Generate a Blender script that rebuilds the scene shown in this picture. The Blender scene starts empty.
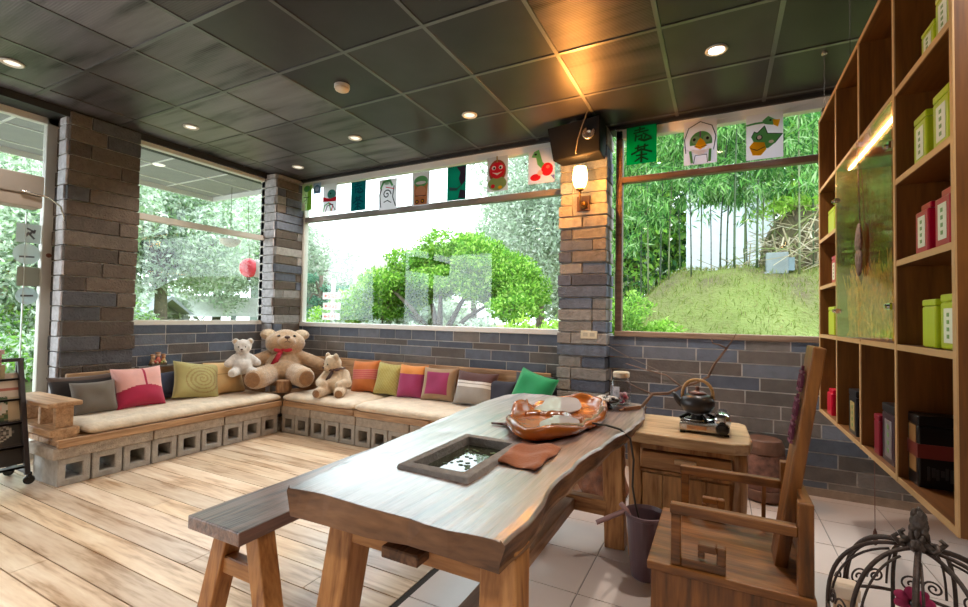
import bpy, bmesh, math, random
import numpy as np
from mathutils import Vector, Matrix, Euler
random.seed(7)
RNG = np.random.default_rng(11)
PI = math.pi
SC = bpy.context.scene
COL = SC.collection

# ------------------------------------------------------------------ mesh builder
class MB:
    """collects shapes (world coordinates) and links them as one mesh"""
    def __init__(self):
        self.v = []; self.f = []; self.c = []; self.m = []
        self.col = (1, 1, 1); self.mat = 0
    def add(self, verts, faces, col=None, cols=None):
        n = len(self.v)
        self.v.extend([tuple(p) for p in verts])
        for i, fc in enumerate(faces):
            self.f.append(tuple(n + k for k in fc))
            self.c.append(cols[i] if cols else (col or self.col))
            self.m.append(self.mat)
        return self
    def box(self, x0, x1, y0, y1, z0, z1, col=None):
        if x0 > x1: x0, x1 = x1, x0
        if y0 > y1: y0, y1 = y1, y0
        if z0 > z1: z0, z1 = z1, z0
        v = [(x0,y0,z0),(x1,y0,z0),(x1,y1,z0),(x0,y1,z0),(x0,y0,z1),(x1,y0,z1),(x1,y1,z1),(x0,y1,z1)]
        return self.add(v, [(0,3,2,1),(4,5,6,7),(0,1,5,4),(1,2,6,5),(2,3,7,6),(3,0,4,7)], col)
    def hexa(self, bottom, top, col=None):
        """box between two quads (each four points, counter-clockwise from above)"""
        return self.add(list(bottom)+list(top), [(0,3,2,1),(4,5,6,7),(0,1,5,4),(1,2,6,5),(2,3,7,6),(3,0,4,7)], col)
    def bar(self, a, b, w, d, up=(0,0,1), w2=None, d2=None, col=None):
        """rectangular bar from a to b; w across, d along the up side"""
        a = Vector(a); b = Vector(b); t = (b-a).normalized()
        u = Vector(up); s = t.cross(u)
        if s.length < 1e-4: s = t.cross(Vector((1,0,0)))
        s.normalize(); u = s.cross(t).normalized()
        w2 = w if w2 is None else w2; d2 = d if d2 is None else d2
        q = lambda p, w, d: [p-s*w/2-u*d/2, p+s*w/2-u*d/2, p+s*w/2+u*d/2, p-s*w/2+u*d/2]
        v = q(a, w, d)+q(b, w2, d2)
        return self.add(v, [(0,1,2,3),(7,6,5,4),(4,5,1,0),(5,6,2,1),(6,7,3,2),(7,4,0,3)], col)
    def tube(self, pts, r, n=8, col=None, cap=True):
        pts = [Vector(p) for p in pts]
        rs = r if isinstance(r, (list, tuple)) else [r]*len(pts)
        V = []; F = []
        prev = None
        for i, p in enumerate(pts):
            t = (pts[min(i+1, len(pts)-1)]-pts[max(i-1, 0)])
            t = t.normalized() if t.length > 1e-9 else Vector((0,0,1))
            if prev is None:
                a = Vector((0,0,1)) if abs(t.z) < .9 else Vector((1,0,0))
                s = t.cross(a).normalized()
            else:
                s = (prev-t*prev.dot(t))
                s = s.normalized() if s.length > 1e-6 else t.cross(Vector((0,1,0.1))).normalized()
            prev = s; u = t.cross(s)
            for k in range(n):
                an = 2*PI*k/n
                V.append(p+(s*math.cos(an)+u*math.sin(an))*rs[i])
        for i in range(len(pts)-1):
            for k in range(n):
                F.append((i*n+k, i*n+(k+1) % n, (i+1)*n+(k+1) % n, (i+1)*n+k))
        if cap:
            F.append(tuple(range(n-1, -1, -1))); F.append(tuple((len(pts)-1)*n+k for k in range(n)))
        return self.add(V, F, col)
    def lathe(self, prof, n=24, c=(0,0,0), col=None, sq=None, M=None, wob=None):
        """profile [(r,z),...] spun about z"""
        V = []; F = []
        for (r, z) in prof:
            for k in range(n):
                a = 2*PI*k/n
                rr = max(r, 1e-5)*(wob(a, z) if wob else 1)
                p = Vector((rr*math.cos(a), rr*math.sin(a), z))
                if M is not None: p = M @ p
                V.append(p+Vector(c))
        for i in range(len(prof)-1):
            for k in range(n):
                F.append((i*n+k, i*n+(k+1) % n, (i+1)*n+(k+1) % n, (i+1)*n+k))
        F.append(tuple(range(n-1, -1, -1))); F.append(tuple((len(prof)-1)*n+k for k in range(n)))
        return self.add(V, F, col)
    def ell(self, c, r, rot=None, nu=16, nv=10, col=None):
        c = Vector(c); V = []; F = []
        for j in range(nv+1):
            ph = -PI/2+PI*j/nv
            for i in range(nu):
                th = 2*PI*i/nu
                rr = max(math.cos(ph), 1e-3)
                p = Vector((r[0]*rr*math.cos(th), r[1]*rr*math.sin(th), r[2]*math.sin(ph)))
                if rot is not None: p = rot @ p
                V.append(c+p)
        for j in range(nv):
            for i in range(nu):
                F.append((j*nu+i, j*nu+(i+1) % nu, (j+1)*nu+(i+1) % nu, (j+1)*nu+i))
        F.append(tuple(range(nu-1, -1, -1))); F.append(tuple(nv*nu+k for k in range(nu)))
        return self.add(V, F, col)
    def caps(self, a, b, ra, rb, n=12):
        """rounded limb from a to b"""
        a = Vector(a); b = Vector(b); t = (b-a).normalized()
        P = []; R = []
        for k in range(5):
            an = PI/2*k/5
            P.append(a-t*ra*math.cos(an)); R.append(max(ra*math.sin(an), .002))
        for k in range(5):
            P.append(a+(b-a)*k/4); R.append(ra+(rb-ra)*k/4)
        for k in range(1, 6):
            an = PI/2*k/5
            P.append(b+t*rb*math.sin(an)); R.append(max(rb*math.cos(an), .002))
        return self.tube(P, R, n)
    def poly(self, pts, thick, M, col=None):
        """flat outline (2-D points) extruded by thick, placed by matrix M (x right, y up, z towards the viewer)"""
        n = len(pts)
        V = [M @ Vector((p[0], p[1], 0)) for p in pts]+[M @ Vector((p[0], p[1], thick)) for p in pts]
        F = [tuple(range(n-1, -1, -1)), tuple(range(n, 2*n))]+[(i, (i+1) % n, n+(i+1) % n, n+i) for i in range(n)]
        return self.add(V, F, col)
    def build(self, name, mat, parent=None, smooth=False, bevel=0, seg=2, org=None, mods=None):
        me = bpy.data.meshes.new(name)
        if parent is not None and org is None:
            W = parent.matrix_world.inverted() if False else wmat(parent).inverted()
            vs = [tuple(W @ Vector(p)) for p in self.v]
        elif org is not None:
            vs = [(p[0]-org[0], p[1]-org[1], p[2]-org[2]) for p in self.v]
        else: vs = [tuple(p) for p in self.v]
        me.from_pydata(vs, [], self.f)
        mats = mat if isinstance(mat, (list, tuple)) else [mat]
        for m in mats: me.materials.append(m)
        at = me.color_attributes.new('Col', 'FLOAT_COLOR', 'CORNER')
        lens = np.array([len(f) for f in self.f])
        cc = np.array([(c[0], c[1], c[2], 1.0) for c in self.c], dtype=np.float32)
        at.data.foreach_set('color', np.repeat(cc, lens, axis=0).ravel())
        if len(mats) > 1: me.polygons.foreach_set('material_index', self.m)
        if smooth: me.polygons.foreach_set('use_smooth', [True]*len(self.f))
        me.update()
        o = bpy.data.objects.new(name, me); COL.objects.link(o)
        if parent is not None: o.parent = parent
        if org is not None and parent is None: o.location = org
        if bevel:
            b = o.modifiers.new('round', 'BEVEL'); b.width = bevel; b.segments = seg; b.limit_method = 'ANGLE'; b.angle_limit = .6
        if mods: mods(o)
        return o

def wmat(o):
    M = Matrix.LocRotScale(o.location, o.rotation_euler, o.scale)
    return (wmat(o.parent) @ M) if o.parent else M

def tag(o, label, cat, group=None, kind=None):
    o['label'] = label; o['category'] = cat
    if group: o['group'] = group
    if kind: o['kind'] = kind
    return o
def thing(name, label, cat, loc=(0,0,0), rot=(0,0,0), group=None):
    o = bpy.data.objects.new(name, None); COL.objects.link(o)
    o.empty_display_size = .05; o.location = loc; o.rotation_euler = rot
    return tag(o, label, cat, group)
def single(name, mb, mat, label, cat, group=None, org=None, kind=None, **kw):
    """a thing that is one mesh; its origin at org"""
    o = mb.build(name, mat, None, org=org or (0,0,0), **kw)
    return tag(o, label, cat, group, kind)
def struct(name, mb, mat, parent=None, **kw):
    o = mb.build(name, mat, parent, **kw)
    if parent is None: o['kind'] = 'structure'
    return o
def dup(root, loc=None, rot=None, label=None, group=None):
    r = root.copy(); COL.objects.link(r)
    if loc is not None: r.location = loc
    if rot is not None: r.rotation_euler = rot
    if label: r['label'] = label
    if group: r['group'] = group
    for ch in list(root.children):
        c = ch.copy(); COL.objects.link(c); c.parent = r
        for g in list(ch.children):
            d = g.copy(); COL.objects.link(d); d.parent = c
    return r

# ------------------------------------------------------------------ materials
def newmat(name):
    m = bpy.data.materials.new(name); m.use_nodes = True
    nt = m.node_tree; nt.nodes.clear()
    return m, nt, nt.nodes, nt.links
def N(nt, t, **kw):
    n = nt.nodes.new(t)
    for k, v in kw.items():
        if k.startswith('i_'): n.inputs[k[2:].replace('_', ' ')].default_value = v
        else: setattr(n, k, v)
    return n
def ramp(nt, stops):
    r = nt.nodes.new('ShaderNodeValToRGB'); e = r.color_ramp.elements
    while len(e) < len(stops): e.new(.5)
    for i, (p, c) in enumerate(stops):
        e[i].position = p; e[i].color = (c[0], c[1], c[2], 1)
    return r
def coords(nt, scale=(1,1,1), rnd=True):
    tc = N(nt, 'ShaderNodeTexCoord'); mp = N(nt, 'ShaderNodeMapping')
    mp.inputs['Scale'].default_value = scale
    nt.links.new(tc.outputs['Object'], mp.inputs['Vector'])
    if rnd:
        oi = N(nt, 'ShaderNodeObjectInfo'); ml = N(nt, 'ShaderNodeMath', operation='MULTIPLY'); ml.inputs[1].default_value = 37.0
        nt.links.new(oi.outputs['Random'], ml.inputs[0]); nt.links.new(ml.outputs[0], mp.inputs['Location'])
    return mp
def mat(name, col=(.8,.8,.8), rough=.6, metal=0, var=.12, vscale=8, bump=0, bscale=40, attr=False, coat=0, spec=.5, sheen=0, trans=0, emit=None, estr=0, detail=4):
    m, nt, nodes, L = newmat(name)
    out = N(nt, 'ShaderNodeOutputMaterial'); b = N(nt, 'ShaderNodeBsdfPrincipled')
    L.new(b.outputs[0], out.inputs[0])
    b.inputs['Roughness'].default_value = rough; b.inputs['Metallic'].default_value = metal
    b.inputs['Coat Weight'].default_value = coat; b.inputs['Specular IOR Level'].default_value = spec
    b.inputs['Sheen Weight'].default_value = sheen
    b.inputs['Transmission Weight'].default_value = trans
    mp = coords(nt, (1,1,1)); nz = N(nt, 'ShaderNodeTexNoise'); nz.inputs['Scale'].default_value = vscale; nz.inputs['Detail'].default_value = detail
    L.new(mp.outputs[0], nz.inputs['Vector'])
    r = ramp(nt, [(.25, (1-var,)*3), (.75, (1+var,)*3)]); L.new(nz.outputs['Fac'], r.inputs[0])
    mx = N(nt, 'ShaderNodeMix', data_type='RGBA', blend_type='MULTIPLY'); mx.inputs[0].default_value = 1
    L.new(r.outputs[0], mx.inputs[6])
    if attr:
        a = N(nt, 'ShaderNodeVertexColor', layer_name='Col'); L.new(a.outputs[0], mx.inputs[7])
    else: mx.inputs[7].default_value = (*col, 1)
    L.new(mx.outputs[2], b.inputs['Base Color'])
    if bump:
        n2 = N(nt, 'ShaderNodeTexNoise'); n2.inputs['Scale'].default_value = bscale; n2.inputs['Detail'].default_value = 5
        L.new(mp.outputs[0], n2.inputs['Vector'])
        bp = N(nt, 'ShaderNodeBump'); bp.inputs['Strength'].default_value = bump; bp.inputs['Distance'].default_value = .01
        L.new(n2.outputs['Fac'], bp.inputs['Height']); L.new(bp.outputs[0], b.inputs['Normal'])
    if emit:
        b.inputs['Emission Color'].default_value = (*emit, 1); b.inputs['Emission Strength'].default_value = estr
    return m
def wood(name, dark, light, axis='y', stretch=14, scale=2.2, rough=.45, bump=.25, coat=0, attr=False, knots=0, mid=None, spec=.5, coat_r=.15, coat_ior=1.5):
    m, nt, nodes, L = newmat(name)
    out = N(nt, 'ShaderNodeOutputMaterial'); b = N(nt, 'ShaderNodeBsdfPrincipled'); L.new(b.outputs[0], out.inputs[0])
    b.inputs['Roughness'].default_value = rough; b.inputs['Coat Weight'].default_value = coat; b.inputs['Coat Roughness'].default_value = coat_r; b.inputs['Coat IOR'].default_value = coat_ior
    b.inputs['Specular IOR Level'].default_value = spec
    s = [stretch*scale]*3; s['xyz'.index(axis)] = scale
    mp = coords(nt, tuple(s))
    n1 = N(nt, 'ShaderNodeTexNoise'); n1.inputs['Scale'].default_value = 1; n1.inputs['Detail'].default_value = 6; n1.inputs['Distortion'].default_value = .8
    L.new(mp.outputs[0], n1.inputs['Vector'])
    n2 = N(nt, 'ShaderNodeTexNoise'); n2.inputs['Scale'].default_value = 4.5; n2.inputs['Detail'].default_value = 3
    L.new(mp.outputs[0], n2.inputs['Vector'])
    ad = N(nt, 'ShaderNodeMath', operation='MULTIPLY_ADD'); ad.inputs[1].default_value = .45
    L.new(n2.outputs['Fac'], ad.inputs[0]); L.new(n1.outputs['Fac'], ad.inputs[2])
    st = [(.5, dark), (.95, light)] if mid is None else [(.5, dark), (.7, mid), (.95, light)]
    r = ramp(nt, st); L.new(ad.outputs[0], r.inputs[0])
    colout = r.outputs[0]
    if knots:
        mk = coords(nt, (3, 3, 3)); vo = N(nt, 'ShaderNodeTexVoronoi'); vo.inputs['Scale'].default_value = knots
        L.new(mk.outputs[0], vo.inputs['Vector'])
        kr = ramp(nt, [(.06, (.35,.22,.13)), (.16, (1,1,1))]); L.new(vo.outputs['Distance'], kr.inputs[0])
        mk2 = N(nt, 'ShaderNodeMix', data_type='RGBA', blend_type='MULTIPLY'); mk2.inputs[0].default_value = .8
        L.new(colout, mk2.inputs[6]); L.new(kr.outputs[0], mk2.inputs[7]); colout = mk2.outputs[2]
    if attr:
        a = N(nt, 'ShaderNodeVertexColor', layer_name='Col')
        mx = N(nt, 'ShaderNodeMix', data_type='RGBA', blend_type='MULTIPLY'); mx.inputs[0].default_value = 1
        L.new(colout, mx.inputs[6]); L.new(a.outputs[0], mx.inputs[7]); colout = mx.outputs[2]
    L.new(colout, b.inputs['Base Color'])
    if bump:
        bp = N(nt, 'ShaderNodeBump'); bp.inputs['Strength'].default_value = bump; bp.inputs['Distance'].default_value = .006
        L.new(ad.outputs[0], bp.inputs['Height']); L.new(bp.outputs[0], b.inputs['Normal'])
    return m
def glassmat(name, tint=(1,1,1), wave=0, ior=1.45, gl=1.0):
    m, nt, nodes, L = newmat(name)
    out = N(nt, 'ShaderNodeOutputMaterial'); tr = N(nt, 'ShaderNodeBsdfTransparent'); gs = N(nt, 'ShaderNodeBsdfGlossy')
    tr.inputs[0].default_value = (*tint, 1); gs.inputs['Roughness'].default_value = .01
    fr = N(nt, 'ShaderNodeFresnel'); ge = N(nt, 'ShaderNodeNewGeometry'); mi = N(nt, 'ShaderNodeMix', data_type='FLOAT'); mi.inputs[2].default_value = ior; mi.inputs[3].default_value = 1/ior
    L.new(ge.outputs['Backfacing'], mi.inputs[0]); L.new(mi.outputs[0], fr.inputs['IOR'])     # a thin pane: same reflection from both sides
    mx = N(nt, 'ShaderNodeMixShader'); L.new(fr.outputs[0], mx.inputs[0]); L.new(tr.outputs[0], mx.inputs[1]); L.new(gs.outputs[0], mx.inputs[2])
    if wave:
        mp = coords(nt); nz = N(nt, 'ShaderNodeTexNoise'); nz.inputs['Scale'].default_value = 24; L.new(mp.outputs[0], nz.inputs['Vector'])
        bp = N(nt, 'ShaderNodeBump'); bp.inputs['Strength'].default_value = wave; bp.inputs['Distance'].default_value = .01
        L.new(nz.outputs['Fac'], bp.inputs['Height']); L.new(bp.outputs[0], gs.inputs['Normal'])
    L.new(mx.outputs[0], out.inputs[0])
    return m
def leafmat(name, col=None, trans=.45, rough=.6):
    m, nt, nodes, L = newmat(name)
    out = N(nt, 'ShaderNodeOutputMaterial'); d = N(nt, 'ShaderNodeBsdfDiffuse'); t = N(nt, 'ShaderNodeBsdfTranslucent')
    mx = N(nt, 'ShaderNodeMixShader'); mx.inputs[0].default_value = trans
    a = N(nt, 'ShaderNodeVertexColor', layer_name='Col')
    L.new(a.outputs[0], d.inputs[0]); L.new(a.outputs[0], t.inputs[0])
    L.new(d.outputs[0], mx.inputs[1]); L.new(t.outputs[0], mx.inputs[2]); L.new(mx.outputs[0], out.inputs[0])
    return m
# ------------------------------------------------------------------ shared materials
M_BRICK = mat('brick', rough=.75, var=.22, vscale=14, bump=.5, bscale=55, attr=True)
M_ROUGHBRICK = mat('rough_brick', rough=.85, var=.25, vscale=22, bump=1.0, bscale=60, attr=True)
M_PINE = wood('pine_plank', (.40,.24,.13), (.84,.68,.51), 'x', 9, 1.6, rough=.30, bump=.12, attr=True, knots=.55, mid=(.70,.51,.35))
M_TILE = mat('floor_tile', rough=.28, var=.05, vscale=5, attr=True)
M_GROUT = mat('grout', (.30,.27,.25), rough=.9)
M_DARKGAP = mat('dark_gap', (.03,.022,.016), rough=.9)
M_CREAM = mat('cream_aluminium', (.68,.66,.60), rough=.45, var=.05)
M_WHITE = mat('white_paint', (.80,.80,.78), rough=.5, var=.03)
M_GREYFRAME = mat('grey_frame', (.20,.18,.165), rough=.45, var=.05)
M_BROWNFRAME = wood('brown_frame', (.10,.06,.045), (.22,.14,.10), 'x', 14, 2, rough=.5, bump=.1)
M_SILLWOOD = wood('sill_wood', (.19,.12,.08), (.40,.29,.21), 'x', 14, 2, rough=.5, bump=.1)
M_BLACKBEAM = mat('black_beam', (.012,.012,.014), rough=.6, var=.1)
M_GLASS = glassmat('window_glass', (.96,1,.985))
M_SOFFIT = mat('soffit_board', (.31,.31,.32), rough=.6, var=.05, attr=False)

# ------------------------------------------------------------------ floor: pine platform and pale tiles
XP = -1.228                                   # the platform's edge
fl = MB()
fl.mat = 1; fl.box(-5.2, XP, -2.2, 4.1, -.20, -.012); fl.mat = 0
y = -2.2; row = 0
while y < 4.05:
    x = -5.2 - random.uniform(0, 2.0); w = .142
    while x < XP:
        ln = random.choice([2.4, 3.0, 3.6, 2.0]); x2 = min(x+ln, XP)
        k = random.uniform(.82, 1.12); h = random.uniform(-.05, .05)
        if x2 > -5.2: fl.box(max(x, -5.2), x2-.004, y+.003, y+w-.004, -.03, 0, (k*(1+h*.3), k, k*(1-h)))
        x += ln
    y += w
fl.mat = 1; fl.box(XP, XP+.03, -2.2, 4.05, -.2, -.001)
floor = struct('floor', fl, [M_PINE, M_DARKGAP], bevel=0)
ft = MB(); T = .372
ft.mat = 1; ft.box(XP+.03, 3.2, -2.2, 4.1, -.2, -.006); ft.mat = 0
i0 = int((XP-.554)/T)-1
for i in range(i0, 9):
    for j in range(-16, 3):
        x0 = .554+i*T; y0 = 3.53+j*T
        x0c = max(x0+.003, XP+.03)
        if x0c >= x0+T-.003 or x0 > 3.1 or y0 > 4.0: continue
        k = random.uniform(.94, 1.05)
        ft.box(x0c, x0+T-.003, y0+.003, min(y0+T-.003, 4.02), -.03, 0, (.70*k, .60*k, .55*k))
struct('floor_tiles', ft, [M_TILE, M_GROUT], bevel=0)

# ------------------------------------------------------------------ brick walls, every brick a block
BLUE = [(.115,.14,.19), (.14,.165,.22), (.10,.12,.165), (.165,.185,.23)]
BROWN = [(.15,.13,.12), (.18,.158,.145), (.125,.112,.104), (.20,.178,.165)]
MORTAR = (.62,.59,.56)
def brick_face(mb, axis, face, sgn, u0, u1, z0, z1, course=.1, length=.4, joint=.009, depth=.1, jit=.003, pb=.5, top_course=None, blue=BLUE, brown=BROWN, mortar=MORTAR, rnd_len=False, k0=1):
    """bricks on a wall whose face is at `face`; axis 'y': wall runs along x, faces sgn*y"""
    def bx(a0, a1, d0, d1, b0, b1, col):
        if axis == 'y': mb.box(a0, a1, face-sgn*d1, face-sgn*d0, b0, b1, col)
        else: mb.box(face-sgn*d1, face-sgn*d0, a0, a1, b0, b1, col)
    bx(u0, u1, .003, depth, z0, z1, mortar)
    z = z0; r = 0
    while z < z1-.01:
        h = min(course, z1-z)
        u = u0 - (r % 2)*length*.5 - random.uniform(0, .12)
        while u < u1:
            ln = length*(random.choice([.5, 1, 1, .75]) if rnd_len else random.choice([1,1,1,.72]))
            a0 = max(u, u0); a1 = min(u+ln-joint, u1)
            if a1-a0 > .012:
                c = random.choice(blue if random.random() < pb else brown); k = random.uniform(.82,1.12)*k0*.92
                bx(a0, a1, -random.uniform(0, jit), depth*.9, z+joint*.5, z+h-joint*.5, (c[0]*k, c[1]*k, c[2]*k))
            u += ln
        z += h; r += 1

wb = MB()                                      # under the large windows
brick_face(wb, 'y', 4.0, -1, -4.8, -1.27, 0, .965, pb=.55)
brick_face(wb, 'y', 4.0, -1, -4.8, -1.27, .965, 1.072, course=.107, length=.30, pb=.97)
brick_face(wb, 'y', 4.0, -1, -.84, 2.4, .0, 1.078, pb=.5)
wb.box(-4.9, 2.4, 4.1, 4.2, -.2, 1.07, (.4,.38,.36))
brick_face(wb, 'y', 4.0, -1, 1.62, 2.4, 1.078, 2.84, pb=.5)
wb.box(-.84, 2.4, 3.985, 4.01, 0, .055, (.33,.25,.19))     # plinth strip
struct('wall_back', wb, M_BRICK)
M_PLASTER = mat('plaster', (.42,.38,.33), rough=.8, var=.08)
wr = MB(); wr.box(2.4, 2.55, -2.2, 4.2, -.2, 2.95); struct('wall_right', wr, M_PLASTER)
wr = MB(); wr.box(-5.0, 2.55, -2.2, -2.05, -.2, 2.95); struct('wall_rear', wr, M_PLASTER)
wl = MB()                                      # under the side window
brick_face(wl, 'x', -4.79, 1, 2.2, 4.0, 0, 1.0, course=.1, pb=.35, k0=.85)
brick_face(wl, 'x', -4.79, 1, 2.2, 4.0, 1.0, 1.092, course=.092, length=.4, pb=.6, k0=.75)
wl.box(-4.98, -4.885, 2.2, 4.1, -.2, 1.09, (.3,.28,.26))
struct('wall_left', wl, M_BRICK)

def pillar(name, x0, x1, y0, y1, z1, m, pb=.4, course=.1, rough=1.0, seed=1, pal=(BLUE, BROWN), over=.012, pale=0):
    """a brick pillar laid course by course, bricks standing slightly proud"""
    random.seed(seed); mb = MB()
    mb.box(x0+.012, x1-.012, y0+.012, y1-.012, 0, z1, (.33,.30,.27))
    z = 0; r = 0
    while z < z1-.01:
        h = min(course, z1-z)
        for (axis, a0, a1) in (('x', x0, x1), ('y', y0, y1)):
            pass
        e = random.uniform(-.004, over)
        # the course is split along its longer visible face
        xs = [x0, x0+(x1-x0)*random.choice([.28,.5,.72]), x1] if (x1-x0) > .3 and random.random() < .75 else [x0, x1]
        ys = [y0, y0+(y1-y0)*random.choice([.28,.5,.72]), y1] if (y1-y0) > .3 and random.random() < .75 else [y0, y1]
        for i in range(len(xs)-1):
            for j in range(len(ys)-1):
                c = random.choice(pal[0] if random.random() < pb else pal[1]); k = random.uniform(.8, 1.2)
                o = random.uniform(-.002, .006)
                mb.box(xs[i]-(e if i == 0 else -.004), xs[i+1]+(e if i == len(xs)-2 else -.004), ys[j]-(e+o if j == 0 else -.004), ys[j+1]+(e if j == len(ys)-2 else -.004), z+.005, z+h-.005, (c[0]*k, c[1]*k, c[2]*k))
        if pale:                               # brick ends towards the door, daylight on them put into the pale colour
            xq = x0 if x0 > -4.9 else -4.9; kk = random.uniform(.85, 1.1)
            mb.box(xq, x1-random.choice([.004, .02, .035]), y0-.02, y0+.002, z+.004, z+h-.004, (.62*kk,.60*kk,.64*kk))
        z += h; r += 1
    return struct(name, mb, m, bevel=.004, seg=1)
STONE = [(.29,.275,.26), (.35,.335,.315), (.25,.235,.22), (.31,.285,.265)]
pillar('pillar_middle', -1.255, -.85, 3.88, 4.12, 2.86, M_ROUGHBRICK, pb=.35, seed=3, pal=([(.12,.14,.19),(.16,.19,.25),(.10,.11,.14)], STONE))
DARK = [(.115,.085,.065), (.09,.068,.054), (.13,.10,.078)]
pillar('pillar_left', -5.0, -4.755, 1.762, 2.275, 2.86, M_ROUGHBRICK, pb=.25, course=.125, seed=5, pale=1, pal=([(.09,.09,.10)], DARK))
pillar('pillar_corner', -4.86, -4.6, 3.635, 4.04, 2.86, M_ROUGHBRICK, pb=.4, seed=8, pale=1, pal=([(.11,.12,.15)], DARK+STONE[2:]))
random.seed(21)

# ------------------------------------------------------------------ ceiling of 0.6 m metal tiles in a T-bar grid
def ceiling_mat():
    m, nt, nodes, L = newmat('ceiling_metal')
    out = N(nt, 'ShaderNodeOutputMaterial'); b = N(nt, 'ShaderNodeBsdfPrincipled'); L.new(b.outputs[0], out.inputs[0])
    b.inputs['Metallic'].default_value = .75
    a = N(nt, 'ShaderNodeVertexColor', layer_name='Col')
    tc = N(nt, 'ShaderNodeTexCoord')
    mp = N(nt, 'ShaderNodeMapping'); mp.inputs['Scale'].default_value = (.9, 7, 1); L.new(tc.outputs['Object'], mp.inputs['Vector'])
    nz = N(nt, 'ShaderNodeTexNoise'); nz.inputs['Scale'].default_value = 1.3; nz.inputs['Detail'].default_value = 4; L.new(mp.outputs[0], nz.inputs['Vector'])
    mr = N(nt, 'ShaderNodeMapRange'); mr.inputs[3].default_value = .28; mr.inputs[4].default_value = .55; L.new(nz.outputs['Fac'], mr.inputs[0]); L.new(mr.outputs[0], b.inputs['Roughness'])
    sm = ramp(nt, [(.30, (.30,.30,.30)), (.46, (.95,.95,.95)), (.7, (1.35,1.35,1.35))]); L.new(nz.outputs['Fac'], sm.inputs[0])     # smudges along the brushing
    mc = N(nt, 'ShaderNodeMix', data_type='RGBA', blend_type='MULTIPLY'); mc.inputs[0].default_value = 1; L.new(sm.outputs[0], mc.inputs[6]); L.new(a.outputs[0], mc.inputs[7]); L.new(mc.outputs[2], b.inputs['Base Color'])
    wv = N(nt, 'ShaderNodeTexWave', wave_type='BANDS', bands_direction='Y', wave_profile='SIN'); wv.inputs['Scale'].default_value = 24
    L.new(tc.outputs['Object'], wv.inputs['Vector'])
    bp = N(nt, 'ShaderNodeBump'); bp.inputs['Strength'].default_value = .22; bp.inputs['Distance'].default_value = .004
    L.new(wv.outputs['Fac'], bp.inputs['Height']); L.new(bp.outputs[0], b.inputs['Normal'])
    return m
def ceiling_flat():
    m = mat('ceiling_smooth', rough=.38, var=.2, vscale=3, attr=True, metal=.5)
    return m
ZC = 2.874
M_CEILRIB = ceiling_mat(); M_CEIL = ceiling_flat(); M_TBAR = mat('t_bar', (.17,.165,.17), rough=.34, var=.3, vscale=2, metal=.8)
ce = MB(); gx0, gy0 = -2.712, 1.517
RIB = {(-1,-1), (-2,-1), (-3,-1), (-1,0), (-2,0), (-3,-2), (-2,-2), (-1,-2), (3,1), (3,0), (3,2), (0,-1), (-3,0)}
for i in range(-4, 10):
    for j in range(-6, 5):
        x0 = gx0+i*.6; y0 = gy0+j*.6
        xa, xb = max(x0+.012, -4.80), min(x0+.588, 2.4); ya, yb = y0+.012, min(y0+.588, 4.0)
        if xb-xa < .02 or yb-ya < .02: continue
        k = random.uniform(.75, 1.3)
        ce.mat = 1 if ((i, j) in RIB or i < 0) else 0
        base = .17 if i < 0 else (.10 if i < 2 else .06) if ce.mat else .04  # paler towards the side window: its sheen is put into the tile colour
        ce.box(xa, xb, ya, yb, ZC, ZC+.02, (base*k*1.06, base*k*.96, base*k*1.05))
ce.mat = 2
for i in range(-4, 10):
    x = gx0+i*.6
    if -4.8 < x < 2.4: ce.box(x-.012, x+.012, -2.1, 4.0, ZC-.005, ZC+.02)
for j in range(-5, 5):
    y = gy0+j*.6
    if y < 4.0: ce.box(-4.8, 2.4, y-.012, y+.012, ZC-.0055, ZC+.02)
ce.mat = 0; ce.box(-5.06, 2.4, -2.1, 4.1, ZC+.021, ZC+.12, (.05,.05,.05))
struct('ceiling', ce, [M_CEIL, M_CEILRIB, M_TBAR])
bm_ = MB(); bm_.box(-5.06, -4.775, -2.1, 4.1, 2.812, ZC); bm_.box(-4.775, 2.4, 3.97, 4.12, 2.842, ZC)
struct('trim_1', bm_, M_BLACKBEAM)

# ------------------------------------------------------------------ windows
def window(name, axis, face, u0, u1, z0, z1, rails, uprights, frame_m, rail_m, fw=.05, fd=.06, sill=None, sill_m=None, head=None, head_m=None, glass_off=.03, side_l=None):
    """face: the frame's inner face; frames, rails and panes as children"""
    sg = 1 if axis == 'y' else -1
    def bx(mb, a0, a1, d0, d1, b0, b1):
        if axis == 'y': mb.box(a0, a1, face+d0, face+d1, b0, b1)
        else: mb.box(face-d1, face-d0, a0, a1, b0, b1)
    root = bpy.data.objects.new(name, None); COL.objects.link(root); root['kind'] = 'structure'
    f = MB()
    bx(f, u0, u0+fw, 0, fd, z0, z1); bx(f, u1-fw, u1, 0, fd, z0, z1)
    if head: pass
    else: bx(f, u0, u1, 0, fd, z1-fw, z1)
    for u in uprights: bx(f, u-fw/2, u+fw/2, .004, fd, z0, z1)
    struct('window_frame', f, frame_m, root, bevel=.004, seg=1)
    for (za, zb) in rails:
        r = MB(); bx(r, u0+fw, u1-fw, .002, fd-.004, za, zb); struct('window_rail', r, rail_m, root, bevel=.004, seg=1)
    if sill:
        s = MB(); bx(s, u0, u1, sill[2], fd+.03, sill[0], sill[1]); struct('window_sill', s, sill_m, root, bevel=.004, seg=1)
    if head:
        s = MB(); bx(s, u0, u1, 0, fd, head[0], head[1]); struct('window_head', s, head_m, root, bevel=.003, seg=1)
    zs = [z0]+[(a+b)/2 for a, b in rails]+[z1]
    for k in range(len(zs)-1):
        g = MB(); bx(g, u0+.01, u1-.01, glass_off, glass_off+.006, zs[k]+.006, zs[k+1]-.006); struct('window_pane', g, M_GLASS, root)
    return root
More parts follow.
